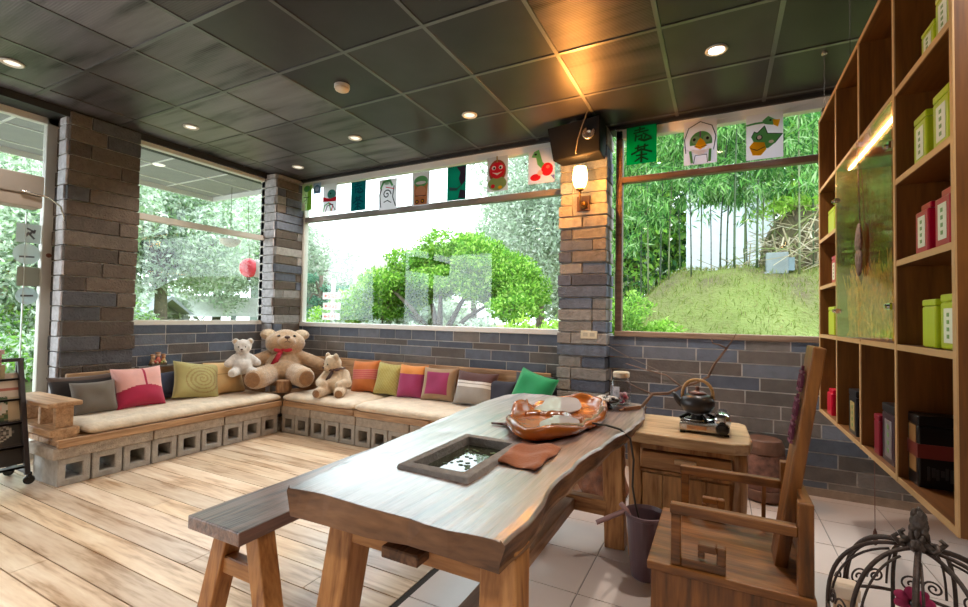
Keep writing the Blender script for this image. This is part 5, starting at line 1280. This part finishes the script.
# switch
sw = thing('wall_socket', 'cream double socket plate on the middle brick pillar', 'socket', (-.985, 3.862, 1.05))
b = MB(); b.box(-1.055,-.915,3.858,3.874,1.05,1.118); b.build('plate', mat('cream_socket', (.72,.66,.50), rough=.4), sw, bevel=.004)
for x in (-1.015, -.955):
    b = MB(); b.box(x-.02,x+.02,3.8565,3.859,1.07,1.10); b.build('outlet', mat('cream_outlet', (.55,.50,.38), rough=.4), sw)
# thin string from the pillar to the wall
b = MB(); b.tube([(-.845,3.86,1.01),(-.70,3.95,.92),(-.42,3.97,.80),(-.2,3.97,.78)], .003, 6); single('sagging_cord', b, mat('grey_cord', (.25,.2,.17)), 'thin cord sagging from the middle pillar along the brick wall', 'cord', org=(-.6,3.96,.8))
# air-curtain box over the door
ac = thing('air_curtain', 'long beige air curtain box above the glass door', 'air curtain', (-4.70, 1.1, 2.0))
M_BEIGE = mat('beige_housing', (.29,.25,.215), rough=.5, var=.04)
b = MB(); b.box(-4.83,-4.64,.5,1.575,2.085,2.24); b.build('housing', M_BEIGE, ac, bevel=.01, seg=2)
b = MB(); b.box(-4.81,-4.65,.5,1.57,1.995,2.083); b.build('outlet_grille', mat('beige_shadow', (.36,.30,.25), rough=.6), ac, bevel=.004, seg=1)  # outlet grille in a slightly paler beige than the housing
b = MB(); b.tube([(-4.70,1.40,2.105),(-4.63,1.45,2.10),(-4.63,1.60,2.085),(-4.68,1.69,2.04),(-4.77,1.75,1.97),(-4.80,1.755,1.90)], .007, 8); b.build('metal_tube', M_STEEL, ac, smooth=True)
# stickers on the door glass
M_STK = mat('pale_sticker', rough=.6, attr=True, var=.05)
def sticker(label, y0, y1, z0, z1, col, shape, mark=None):
    x = -5.010; y0, y1 = y0*1.0335, y1*1.0335; z0, z1 = 1.22+(z0-1.22)*1.0335, 1.22+(z1-1.22)*1.0335
    t = thing('door_sticker', label, 'sticker', (x, (y0+y1)/2, z0), (0,0,0), 'stickers on the glass door')
    Ms = Matrix(((0,0,1,x),(1,0,0,(y0+y1)/2),(0,1,0,(z0+z1)/2),(0,0,0,1)))
    w, h = (y1-y0)/2, (z1-z0)/2
    b = MB(); b.poly(E(0,0,w,h,n=30) if shape == 'o' else [(-w,-h),(w,-h),(w,h),(-w,h)], .0008, Ms, col); b.build('sheet', M_PAPER, t)
    if mark:
        b = MB()
        for (p, q) in mark: stroke_c(b, Ms @ Matrix.Translation((0,0,.001)), (p[0]*w,p[1]*h), (q[0]*w,q[1]*h), .014, .0006, (.14,.14,.15))
        b.build('mark', M_STK, t)
sticker('square white sticker with a dark bird-like mark on the door glass', 1.49, 1.635, 1.74, 1.89, (.62,.66,.64), 's', [((-.1,.5),(.3,.3)), ((.3,.3),(.1,-.1)), ((.1,-.1),(.45,-.5)), ((.0,.1),(-.2,-.3)), ((.4,.1),(.5,.4))])
sticker('upper round white sticker on the door glass', 1.475, 1.64, 1.57, 1.735, (.66,.72,.70), 'o', [((-.5,-.3),(.5,-.25))])
sticker('square tan paper on the door glass between the two round stickers', 1.505, 1.64, 1.40, 1.55, (.42,.40,.34), 's')
sticker('lower round white sticker on the door glass', 1.50, 1.635, 1.255, 1.39, (.62,.70,.70), 'o', [((-.5,.0),(.5,.05))])
b = MB(); b.lathe([(.001,0),(.018,0),(.018,.006),(.001,.006)], 16, M=Matrix.Translation((-4.98,1.735,1.668)) @ Matrix.Rotation(PI/2, 4, 'Y')); single('door_button', b, mat('brown_button', (.25,.10,.06)), 'small brown round button on the door frame', 'button', org=(-4.98,1.735,1.668))
# ------------------------------------------------------------------ outside
M_LEAF = leafmat('leaf', trans=.42)
M_TRUNK = mat('bark', (.13,.10,.07), rough=.9, var=.4, vscale=12, bump=1, bscale=25)
def groundmat():
    m, nt, nodes, L = newmat('meadow')
    out = N(nt, 'ShaderNodeOutputMaterial'); b = N(nt, 'ShaderNodeBsdfPrincipled'); L.new(b.outputs[0], out.inputs[0]); b.inputs['Roughness'].default_value = .9
    mp = coords(nt, (1,1,1), rnd=False); n1 = N(nt, 'ShaderNodeTexNoise'); n1.inputs['Scale'].default_value = 1.3; n1.inputs['Detail'].default_value = 8; L.new(mp.outputs[0], n1.inputs['Vector'])
    r = ramp(nt, [(.32, (.13,.10,.05)), (.45, (.16,.17,.045)), (.62, (.19,.23,.05)), (.8, (.27,.30,.09))]); L.new(n1.outputs['Fac'], r.inputs[0]); L.new(r.outputs[0], b.inputs['Base Color'])
    n2 = N(nt, 'ShaderNodeTexNoise'); n2.inputs['Scale'].default_value = 22; n2.inputs['Detail'].default_value = 6; L.new(mp.outputs[0], n2.inputs['Vector'])
    bp = N(nt, 'ShaderNodeBump'); bp.inputs['Strength'].default_value = .9; bp.inputs['Distance'].default_value = .05; L.new(n2.outputs['Fac'], bp.inputs['Height']); L.new(bp.outputs[0], b.inputs['Normal'])
    return m
M_GROUND = groundmat()
g = MB(); g.box(-70, 70, 4.25, 90, -.6, -.35, (1,1,1)); g.box(-70, -5.25, -60, 4.25, -.6, -.35, (1,1,1)); struct('ground_outside', g, M_GROUND)
g = MB(); g.box(-7.5, -5.2, -8, 4.2, -.34, -.03); struct('path_outside', g, mat('paving', (.50,.47,.43), rough=.9, bump=.5))
g = MB(); g.box(-70, 70, -60, -1.7, -.6, -.2); g.box(3.2, 70, -1.7, 4.25, -.6, -.2); struct('ground_yard', g, mat('yard_paving', (.55,.52,.48), rough=.9))

def leaves(name, pts, nrm, size, cols, parent, aspect=.45, droop=.3, m=None):
    """pts (n,3): one folded leaf per point, as two quads; numpy for speed"""
    n = len(pts); P = np.asarray(pts, float)
    d = RNG.normal(size=(n,3)); d[:,2] -= droop*1.5
    d /= np.linalg.norm(d, axis=1, keepdims=True)
    a = RNG.normal(size=(n,3)); s = np.cross(d, a); s /= np.linalg.norm(s, axis=1, keepdims=True)+1e-9
    sz = (size*RNG.uniform(.6, 1.4, n))[:,None]
    w = sz*aspect
    v0 = P; v1 = P+d*sz*.5+s*w*.5; v2 = P+d*sz; v3 = P+d*sz*.5-s*w*.5
    V = np.stack([v0,v1,v2,v3], axis=1).reshape(-1,3)
    if parent is not None:
        W = wmat(parent).inverted(); V = V+np.array(W.translation)
    me = bpy.data.meshes.new(name); me.vertices.add(4*n); me.vertices.foreach_set('co', V.ravel().astype(np.float32))
    me.loops.add(4*n); me.loops.foreach_set('vertex_index', np.arange(4*n, dtype=np.int32))
    me.polygons.add(n); me.polygons.foreach_set('loop_start', np.arange(0, 4*n, 4, dtype=np.int32))
    try: me.polygons.foreach_set('loop_total', np.full(n, 4, dtype=np.int32))
    except Exception: pass
    me.update(calc_edges=True); me.validate()
    me.materials.append(m or M_LEAF)
    at = me.color_attributes.new('Col', 'FLOAT_COLOR', 'CORNER')
    ci = RNG.integers(0, len(cols), n); cc = np.array(cols)[ci]*RNG.uniform(.7, 1.3, (n,1))
    C4 = np.ones((n,4), np.float32); C4[:,:3] = cc
    at.data.foreach_set('color', np.repeat(C4, 4, axis=0).ravel())
    o = bpy.data.objects.new(name, me); COL.objects.link(o)
    if parent is not None: o.parent = parent
    return o
def shell_pts(c, r, n, hollow=.55):
    d = RNG.normal(size=(n,3)); d /= np.linalg.norm(d, axis=1, keepdims=True)
    k = RNG.uniform(hollow**3, 1, n)**(1/3)
    return np.array(c)+d*np.array(r)*k[:,None]
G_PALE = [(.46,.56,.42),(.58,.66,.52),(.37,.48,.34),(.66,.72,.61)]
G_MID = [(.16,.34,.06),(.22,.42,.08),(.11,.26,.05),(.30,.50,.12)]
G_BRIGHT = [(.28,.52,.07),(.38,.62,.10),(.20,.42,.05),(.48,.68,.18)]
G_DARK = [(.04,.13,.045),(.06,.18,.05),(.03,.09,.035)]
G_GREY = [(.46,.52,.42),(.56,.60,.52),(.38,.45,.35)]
def tree(name, label, base, trunk_h, trunk_r, blobs, leaf, cols, dens=260, cat='tree', droop=.3, lean=(0,0), branches=True, group=None, fill=None):
    """blobs: (cx,cy,cz, rx,ry,rz) relative to the base"""
    t = thing(name, label, cat, base, (0,0,0), group)
    m = MB(); B = Vector(base)
    top = B+Vector((lean[0], lean[1], trunk_h))
    m.tube([B+Vector((0,0,-.1)), B+(top-B)*.4+Vector((.05,0,0)), top], [trunk_r*1.25, trunk_r, trunk_r*.7], 8)
    if branches:
        for b in (blobs if len(blobs) < 30 else blobs[::6]):
            c = B+Vector(b[:3]); mid = (top+c)/2+Vector((0,0,-.1*b[5]))
            m.tube([B+(top-B)*.75, mid, c], [trunk_r*.55, trunk_r*.35, trunk_r*.12], 6)
    m.build('trunk', M_TRUNK, t, smooth=True)
    P = []
    for b in blobs:
        n = int(dens*(b[3]*b[4]+b[3]*b[5]+b[4]*b[5])/3*4)
        P.append(shell_pts(tuple(B+Vector(b[:3])), b[3:6], n))
        # a few looser clumps to break the outline
        for k in range(7):
            d = RNG.normal(size=3); d /= np.linalg.norm(d)
            q = np.array(B+Vector(b[:3]))+d*np.array(b[3:6])*.95
            P.append(shell_pts(tuple(q), tuple(np.array(b[3:6])*.3), max(6, int(n*.05)), .1))
    leaves('crown', np.concatenate(P), None, leaf, cols, t, droop=droop)
    return t
def crown_blobs(w, d, h, z, n, seed):
    r = random.Random(seed); out = []
    for k in range(n):
        a = r.uniform(0, 2*PI); q = math.sqrt(r.random())
        out.append((w*.36*q*math.cos(a), d*.36*q*math.sin(a), z+h*.5+h*.33*r.uniform(-1,1)*(1-.5*q), w*r.uniform(.2,.3), d*r.uniform(.2,.3), h*r.uniform(.18,.28)))
    return out
# --- the clipped spreading conifer in the middle of the large window
dome = []
r_ = random.Random(3)
for k in range(46):
    u = -1+2*k/45+r_.uniform(-.05,.05); z = .85+2.35*math.sqrt(max(0, 1-u*u))*(1 if k % 2 else r_.uniform(.55, .85))+(.05 if u > 0 else -.25)
    dome.append((u*2.55, r_.uniform(-1.0,1.0), z, r_.uniform(.40,.60), r_.uniform(.4,.6), r_.uniform(.26,.40)))
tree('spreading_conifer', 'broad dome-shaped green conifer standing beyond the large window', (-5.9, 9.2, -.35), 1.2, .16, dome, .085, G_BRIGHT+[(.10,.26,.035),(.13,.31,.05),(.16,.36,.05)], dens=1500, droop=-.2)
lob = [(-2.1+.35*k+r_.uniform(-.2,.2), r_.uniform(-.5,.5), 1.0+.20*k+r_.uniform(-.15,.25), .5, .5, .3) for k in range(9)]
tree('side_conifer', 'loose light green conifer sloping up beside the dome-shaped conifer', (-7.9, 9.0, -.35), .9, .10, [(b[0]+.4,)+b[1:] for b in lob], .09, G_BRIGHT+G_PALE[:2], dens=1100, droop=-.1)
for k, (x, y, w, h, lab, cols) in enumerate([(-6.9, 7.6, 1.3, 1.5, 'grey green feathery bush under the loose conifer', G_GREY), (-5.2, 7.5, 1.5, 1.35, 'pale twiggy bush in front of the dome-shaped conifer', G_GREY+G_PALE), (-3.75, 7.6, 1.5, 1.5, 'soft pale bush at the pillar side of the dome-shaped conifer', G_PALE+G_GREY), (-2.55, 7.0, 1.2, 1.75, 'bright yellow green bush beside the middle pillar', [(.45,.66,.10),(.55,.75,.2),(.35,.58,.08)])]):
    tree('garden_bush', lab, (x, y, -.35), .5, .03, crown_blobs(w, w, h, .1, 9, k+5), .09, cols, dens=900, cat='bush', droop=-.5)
    
tree('small_pine', 'small blue green layered pine behind the white signpost', (-13.2, 12.4, -.35), 3.0, .10, [(0.5*math.sin(k*2.1), .4*math.cos(k*1.7), .8+.42*k, 1.0-.10*k, .9-.1*k, .16) for k in range(6)], .14, [(.14,.30,.20),(.20,.38,.25),(.10,.22,.15)], dens=420)
# --- paler trees farther off
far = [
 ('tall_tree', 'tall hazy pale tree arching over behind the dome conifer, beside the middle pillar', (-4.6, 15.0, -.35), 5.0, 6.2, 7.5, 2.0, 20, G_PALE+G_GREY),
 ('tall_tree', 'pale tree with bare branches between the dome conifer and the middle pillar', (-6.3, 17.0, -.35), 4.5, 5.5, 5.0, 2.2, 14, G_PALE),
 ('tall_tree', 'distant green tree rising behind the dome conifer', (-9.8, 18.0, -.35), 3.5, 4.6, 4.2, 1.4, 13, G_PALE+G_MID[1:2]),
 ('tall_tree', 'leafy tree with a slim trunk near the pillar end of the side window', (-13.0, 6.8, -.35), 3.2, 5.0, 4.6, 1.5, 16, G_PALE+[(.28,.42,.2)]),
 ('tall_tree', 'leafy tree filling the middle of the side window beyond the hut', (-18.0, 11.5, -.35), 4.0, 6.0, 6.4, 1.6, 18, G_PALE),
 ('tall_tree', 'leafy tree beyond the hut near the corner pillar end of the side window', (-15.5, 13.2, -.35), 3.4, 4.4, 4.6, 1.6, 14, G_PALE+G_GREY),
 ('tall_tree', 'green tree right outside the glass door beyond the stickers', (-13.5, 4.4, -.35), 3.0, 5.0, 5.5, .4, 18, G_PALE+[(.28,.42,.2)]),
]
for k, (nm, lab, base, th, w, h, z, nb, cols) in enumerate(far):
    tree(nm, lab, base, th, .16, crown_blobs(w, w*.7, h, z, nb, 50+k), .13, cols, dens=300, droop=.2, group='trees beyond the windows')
for k, (x, y, w, h) in enumerate([(-12.5, 4.8, 3.6, 2.0), (-10.5, 3.6, 2.2, 1.3), (-12.0, 2.9, 2.6, 1.7)]):
    tree('hedge_bush', ['wide shrub below the trees outside the glass door', 'low shrub close to the path outside the glass door', 'shrub at the far edge of the path outside the glass door'][k], (x, y, -.35), .5, .04, crown_blobs(w, w*.6, h, .05, 9, 90+k), .10, G_MID+G_PALE, dens=600, cat='bush')
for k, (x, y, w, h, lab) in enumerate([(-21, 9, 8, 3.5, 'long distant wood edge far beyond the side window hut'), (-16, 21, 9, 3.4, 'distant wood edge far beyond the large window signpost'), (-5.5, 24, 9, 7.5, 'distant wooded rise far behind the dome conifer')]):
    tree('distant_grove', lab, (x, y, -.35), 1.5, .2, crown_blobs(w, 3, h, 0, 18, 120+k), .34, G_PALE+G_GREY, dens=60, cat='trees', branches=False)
# --- signpost
sg = thing('signpost', 'white garden signpost with four boards beyond the large window', 'signpost', (-7.55, 7.45, -.35))
M_SIGN = mat('sign_white', (.56,.49,.46), rough=.6, var=.05); M_MARK = mat('sign_red', (.55,.10,.08), rough=.6)
m = MB(); m.box(-7.59,-7.51,7.42,7.48,-.35,2.0); m.build('post', M_SIGN, sg)
for k in range(4):
    z = 1.62-.225*k; m = MB(); x0 = -7.80+.015*(k % 2); m.box(x0, x0+.50, 7.385, 7.415, z-.075, z+.075); bd_ = m.build('board', M_SIGN, sg)
    q = MB(); q.poly([(0,0),(.05,.03),(.05,.01),(.09,.01),(.09,-.01),(.05,-.01),(.05,-.03)], .004, Matrix(((1,0,0,x0+.05),(0,0,-1,7.384),(0,1,0,z),(0,0,0,1))))
    for j in range(3):
        cxx = x0+.20+.095*j
        for (dx, dz, w_, h_) in ((0,.03,.06,.012),(0,-.005,.06,.012),(0,-.04,.06,.012),(-.02,0,.012,.09),(.025,-.01,.012,.07)): q.box(cxx+dx-w_/2, cxx+dx+w_/2, 7.381, 7.385, z+dz-h_/2, z+dz+h_/2)
    q.build('lettering', M_MARK, bd_)
# --- low pale building at the garden's edge and the hut
hb = thing('garden_hut', 'low garden hut with a grey gable roof beyond the side window', 'hut', (-17.5, 9.9, -.35))
M_ROOF = mat('grey_roof', (.30,.32,.34), rough=.8); M_HUT = mat('hut_wall', (.55,.55,.52), rough=.8)
m = MB()
m.hexa([(-18.6,8.5,1.05),(-16.9,8.5,1.05),(-16.9,14.0,1.05),(-18.6,14.0,1.05)], [(-17.9,9.3,1.85),(-17.6,9.3,1.85),(-17.6,14,1.85),(-17.9,14,1.85)]); 
m.build('roof', mat('pale_roof', (.72,.72,.70), rough=.7), hb)
m = MB(); m.poly([(-.75,0),(0,.62),(.75,0),(.62,0),(0,.5),(-.62,0)], .9, Matrix(((0,0,1,-17.2),(1,0,0,8.9),(0,1,0,1.12),(0,0,0,1)))); m.build('gable', M_ROOF, hb)
for (x, y) in ((-16.6,8.3),(-16.6,9.5),(-16.9,11.5),(-16.9,13.8)):
    m = MB(); m.box(x-.07,x+.07,y-.07,y+.07,-.35,1.1); m.build('post', M_ROOF, hb)
m = MB(); m.box(-18.3,-17.2,10.0,13.9,-.35,.75); m.build('wall', M_HUT, hb)
pb = thing('white_pavilion', 'long white roofed pavilion far beyond the signpost', 'building', (-19, 17, -.35))
m = MB(); m.hexa([(-24,16,3.2),(-14.5,16,2.6),(-14.5,19,2.6),(-24,19,3.2)], [(-24,16.5,4.4),(-14.5,16.5,4.0),(-14.5,18.5,4.0),(-24,18.5,4.4)]); m.build('roof', M_SIGN, pb)
m = MB(); m.box(-23,-15.5,16.6,18.6,-.35,3.0); m.build('wall', mat('pavilion_shade', (.16,.2,.17), rough=.8), pb)
# --- lantern and straw hat hanging under the overhang
ln = thing('red_lantern', 'round red and white lantern hanging outside the side window', 'lantern', (-5.7, 4.08, 1.85))
m = MB(); m.ell((-5.7,4.08,1.83), (.12,.12,.13)); m.build('globe', mat('lantern_red', (.72,.03,.05), rough=.5), ln, smooth=True)
m = MB(); m.ell((-5.66,4.17,1.83), (.10,.10,.125)); m.build('pale_panel', M_SIGN, ln, smooth=True)
m = MB(); m.tube([(-5.7,4.08,1.96),(-5.7,4.03,2.85)], .004, 6); m.lathe([(.001,1.66),(.02,1.665),(.025,1.69),(.02,1.71),(.001,1.71)], 12, (-5.7,4.08,0)); m.build('cord', M_TRUNK, ln)
ht = thing('straw_hat', 'shallow woven straw hat hanging outside the side window', 'hat', (-5.7, 3.80, 2.12))
m = MB(); m.lathe([(.001,2.07),(.06,2.085),(.11,2.12),(.13,2.16),(.135,2.175),(.12,2.165),(.001,2.15)], 24, (-5.7,3.80,0)); m.build('woven_shell', mat('straw_weave', (.48,.42,.30), rough=.8, var=.3, vscale=60), ht, smooth=True)
m = MB(); m.tube([(-5.7,3.80,2.15),(-5.7,3.80,2.86)], .003, 6); m.build('cord', M_TRUNK, ht)

# --- the mossy bank with the bamboo, beyond the other window
bank = MB(); nx, ny = 60, 40; V = []; F = []
def bank_z(x, y):
    t = min(1, max(0, (y-5.0)/3.8)); s = t*t*(3-2*t)
    side = min(1, max(0, (x+2.4)/2.0)); side = side*side*(3-2*side)
    return .35+(1.72*side+.55*(1-side))*s+.05*math.sin(2.3*x+y)+.035*math.sin(5*x-3*y)+.05*x*s
for j in range(ny+1):
    for i in range(nx+1):
        x = -3.0+8.0*i/nx; y = 4.55+6.5*j/ny; V.append((x, y, bank_z(x, y)))
q = len(V); V += [(-3,4.55,-.5),(5,4.55,-.5),(5,11.05,-.5),(-3,11.05,-.5)]
for j in range(ny):
    for i in range(nx):
        a = j*(nx+1)+i; F.append((a, a+1, a+nx+2, a+nx+1))
F.append(tuple([q, q+1]+[i for i in range(nx, -1, -1)])); F.append(tuple([q+1, q+2]+[j*(nx+1)+nx for j in range(ny, -1, -1)]))
F.append(tuple([q+2, q+3]+[ny*(nx+1)+i for i in range(0, nx+1)])); F.append(tuple([q+3, q]+[j*(nx+1) for j in range(0, ny+1)])); F.append((q+3,q+2,q+1,q))
bank.add(V, F); struct('hill_bank', bank, M_GROUND, smooth=True)
def at_bank(n, x0, x1, y0, y1):
    xs = RNG.uniform(x0, x1, n); ys_ = RNG.uniform(y0, y1, n)
    return np.array([(x, y, bank_z(x, y)) for x, y in zip(xs, ys_)])
gp = at_bank(15000, -2.6, 3.2, 4.7, 9.2)
go = leaves('grass', gp, None, .075, [(.20,.25,.05),(.26,.31,.08),(.16,.22,.04),(.32,.28,.12)], None, aspect=.12, droop=-1.2)
tag(go, 'short mossy grass covering the bank outside the bamboo window', 'grass', kind='stuff')
for k, (x, y, w, h, lab, cols) in enumerate([(-.76, 5.9, .85, .85, 'fresh green shrub at the foot of the bank beside the middle pillar', G_BRIGHT), (-.40, 5.6, .65, .5, 'pale leafed shrub low on the bank outside the bamboo window', G_PALE), (-1.12, 6.3, .95, 1.05, 'taller green shrub behind the low ones on the bank', G_MID+G_BRIGHT)]):
    tree('bank_shrub', lab, (x, y, bank_z(x, y)-.02), .25, .015, crown_blobs(w, w, h, .0, 9, 200+k), .055, cols, dens=2200, cat='shrub', droop=-.3)
# bamboo culms
M_CULM = mat('bamboo_culm', (.16,.24,.07), rough=.5, attr=True)
bi = 0; r_ = random.Random(12)
culms = [(-1.62,8.6),(-1.35,9.2),(-1.10,8.3),(-.98,9.0),(-.78,8.4),(-.66,9.2),(-.42,8.2),(-.30,8.9),(.0,8.6),(.10,9.1),(.20,8.3),(.36,8.7),(.42,9.3),(.62,8.8),(.80,8.9),(1.05,8.2),(1.28,8.6),(1.50,9.4),(-1.85,9.3),(-.15,9.6),(.52,8.45)]
for k, (x, y) in enumerate(culms):
    z = bank_z(x, y)-.05; h = r_.uniform(3.6, 4.6); lx = r_.uniform(-.35, .35); ly = r_.uniform(-.5, .2)
    t = thing('bamboo', 'slender green bamboo stem of the grove on the bank', 'bamboo', (x, y, z), (0,0,0), 'bamboo stems on the bank')
    m = MB(); P = []; R_ = []
    rr0 = r_.uniform(.011, .02); colr = r_.choice([(.09,.14,.04),(.05,.09,.03),(.14,.16,.07),(.04,.06,.03)])
    for q in range(13):
        u = q/12; P.append((x+lx*u*u, y+ly*u*u, z+h*u)); R_.append(rr0*(1-.7*u))
    m.tube(P, R_, 7, colr)
    for q in range(1, 12): m.lathe([(R_[q]*1.0,-.012),(R_[q]*1.35,0),(R_[q]*1.0,.012)], 7, P[q], (colr[0]*.6, colr[1]*.6, colr[2]*.6))
    m.build('stem', M_CULM, t, smooth=True)
    C = []
    for q in range(34):
        u = r_.uniform(.30, 1.0); bx_ = x+lx*u*u; by_ = y+ly*u*u; bz_ = z+h*u
        a = r_.uniform(0, 6.28); L0 = r_.uniform(.2, .75)
        n = 34
        s_ = RNG.uniform(.1, 1, n)
        C.append(np.stack([bx_+math.cos(a)*L0*s_, by_+math.sin(a)*L0*s_, bz_+.10*s_-.28*s_*s_*L0], axis=1)+RNG.normal(size=(n,3))*.045)
    leaves('foliage', np.concatenate(C), None, .17, [(.16,.38,.09),(.25,.48,.14),(.09,.25,.06),(.40,.58,.28),(.05,.15,.05)], t, aspect=.14, droop=.9)
# dead-culm heap with a cycad on top
hp = MB(); r_ = random.Random(5)
for k in range(420):
    u = r_.gauss(0, .5); v = r_.gauss(0, .35); hgt = max(.05, 1.15*math.exp(-u*u*1.2-v*v*2)); c0 = Vector((1.32+u, 9.0+v, bank_z(1.3+u, 9.0)+r_.uniform(0, hgt)+.0))
    d = Vector((r_.uniform(-1,1), r_.uniform(-.6,.6), r_.uniform(-.7,.5))).normalized()*r_.uniform(.12,.35)
    hp.bar(c0-d, c0+d, .02, .008, col=r_.choice([(.55,.47,.32),(.42,.34,.22),(.62,.56,.42),(.30,.25,.15),(.28,.34,.12)]))
hp.ell((1.35,9.25,2.2), (.75,.5,1.0), col=(.13,.11,.06))
o = single('leaf_litter', hp, mat('dead_stalks', rough=.9, attr=True), 'heap of dead bamboo stalks on the bank outside the window beside the shelf', 'heap', org=(1.32,9.0,2.0)); o['kind'] = 'stuff'
cy = thing('cycad', 'bright green cycad with arching fronds on top of the dead stalk heap', 'plant', (1.15, 9.0, 3.0))
m = MB(); m.lathe([(.001,2.6),(.10,2.6),(.09,3.1),(.001,3.12)], 10, (1.15,9.0,0)); m.build('trunk', M_TRUNK, cy)
for k in range(16):
    a = 2*PI*k/16; P = []
    for q in range(40):
        u = q/39; rad_ = .75*u; zz = 3.1+.55*u-.75*u*u
        for sd_ in (-1, 1): P.append((1.15+math.cos(a)*rad_-sd_*math.sin(a)*.03, 9.0+math.sin(a)*rad_+sd_*math.cos(a)*.03, zz))
    leaves('frond', np.array(P), None, .13, G_BRIGHT, cy, aspect=.16, droop=.2)
for k, (x, y, w, h, z) in enumerate([(-2.2, 13.5, 3.2, 7.0, 1.0), (2.6, 12.5, 3.4, 6.5, 1.4), (.4, 15.5, 5.0, 4.0, 5.2)]):
    tree('dense_tree', ['dense green tree behind the bamboo near the middle pillar', 'dense green tree behind the dead stalk heap', 'tall green tree rising above the white house wall'][k], (x, y, 0), 3.5, .15, crown_blobs(w, w*.6, h, z, 14, 300+k), .2, G_MID+G_DARK+G_BRIGHT[:2], dens=170, droop=.4)
# white wall and utility box
wh = thing('white_house', 'plain white house wall behind the bamboo grove', 'house', (.2, 12.5, 0))
m = MB(); m.box(-.75, 1.1, 12.4, 13.5, 0, 4.6); m.build('wall', mat('grey_white_wall', (.62,.64,.70), rough=.8, var=.05), wh)
m = MB(); m.box(-.85, 1.2, 12.3, 13.6, 4.6, 4.72); m.build('roof', M_ROOF, wh)
ub = thing('utility_box', 'small pale grey utility box on the crest of the bank', 'box', (.78, 8.35, bank_z(.78, 8.35)))
z = bank_z(.78, 8.35); m = MB(); m.box(.63,.92,8.25,8.45,z-.03,z+.30); m.build('case', mat('pale_grey_box', (.20,.23,.225), rough=.5), ub, bevel=.01)
m = MB(); m.box(.92,1.00,8.27,8.43,z+.02,z+.22); m.build('side_panel', mat('bluegrey_panel', (.18,.25,.28), rough=.5), ub)
m = MB(); m.hexa([(.60,8.2,z-.04),(.70,8.2,z-.04),(.70,8.5,z-.04),(.60,8.5,z-.04)],[(.61,8.2,z),(.69,8.2,z),(.69,8.5,z),(.61,8.5,z)]); m.build('foot', M_ROOF, ub)
# ------------------------------------------------------------------ sky, camera, exposure
w = bpy.data.worlds.new('overcast'); SC.world = w; w.use_nodes = True
nt = w.node_tree; nt.nodes.clear()
o_ = nt.nodes.new('ShaderNodeOutputWorld'); bg = nt.nodes.new('ShaderNodeBackground'); nt.links.new(bg.outputs[0], o_.inputs[0])
tc = nt.nodes.new('ShaderNodeTexCoord'); sx = nt.nodes.new('ShaderNodeSeparateXYZ'); nt.links.new(tc.outputs['Generated'], sx.inputs[0])
r = ramp(nt, [(0, (.60,.58,.54)), (.5, (.86,.92,1.0)), (.62, (.90,.95,1)), (1, (.77,.87,1.0))])
mr = nt.nodes.new('ShaderNodeMapRange'); mr.inputs[1].default_value = -1; mr.inputs[2].default_value = 1; nt.links.new(sx.outputs[2], mr.inputs[0]); nt.links.new(mr.outputs[0], r.inputs[0])
nt.links.new(r.outputs[0], bg.inputs[0]); bg.inputs[1].default_value = 3.0
sun = bpy.data.lights.new('soft_sun', 'SUN'); sun.energy = 1.0; sun.angle = math.radians(35); sun.color = (1,.97,.9)
so_ = bpy.data.objects.new('soft_sun', sun); COL.objects.link(so_); so_.rotation_euler = Euler((math.radians(38), 0, math.radians(200)))
cam = bpy.data.cameras.new('camera'); co = bpy.data.objects.new('camera', cam); COL.objects.link(co)
cam.sensor_fit = 'HORIZONTAL'; cam.sensor_width = 36; cam.lens = 459.557/968*36; cam.clip_start = .05; cam.clip_end = 300
yaw, pit, rol = .474745361, .0289999419, .01730044
Fv = Vector((-math.sin(yaw), math.cos(yaw), 0)); Rv = Vector((math.cos(yaw), math.sin(yaw), 0)); Uv = Vector((0,0,1))
F2 = Fv*math.cos(pit)+Uv*math.sin(pit); U2 = Uv*math.cos(pit)-Fv*math.sin(pit)
R3 = Rv*math.cos(rol)+U2*math.sin(rol); U3 = U2*math.cos(rol)-Rv*math.sin(rol)
co.matrix_world = Matrix(((R3.x,U3.x,-F2.x,0),(R3.y,U3.y,-F2.y,0),(R3.z,U3.z,-F2.z,1.22),(0,0,0,1)))
SC.camera = co
vs = SC.view_settings; vs.view_transform = 'Standard'; vs.look = 'None'; vs.gamma = 1; vs.use_curve_mapping = False; vs.exposure = .9
SC.cycles.max_bounces = 10; SC.cycles.transparent_max_bounces = 24; SC.cycles.caustics_reflective = False; SC.cycles.caustics_refractive = False
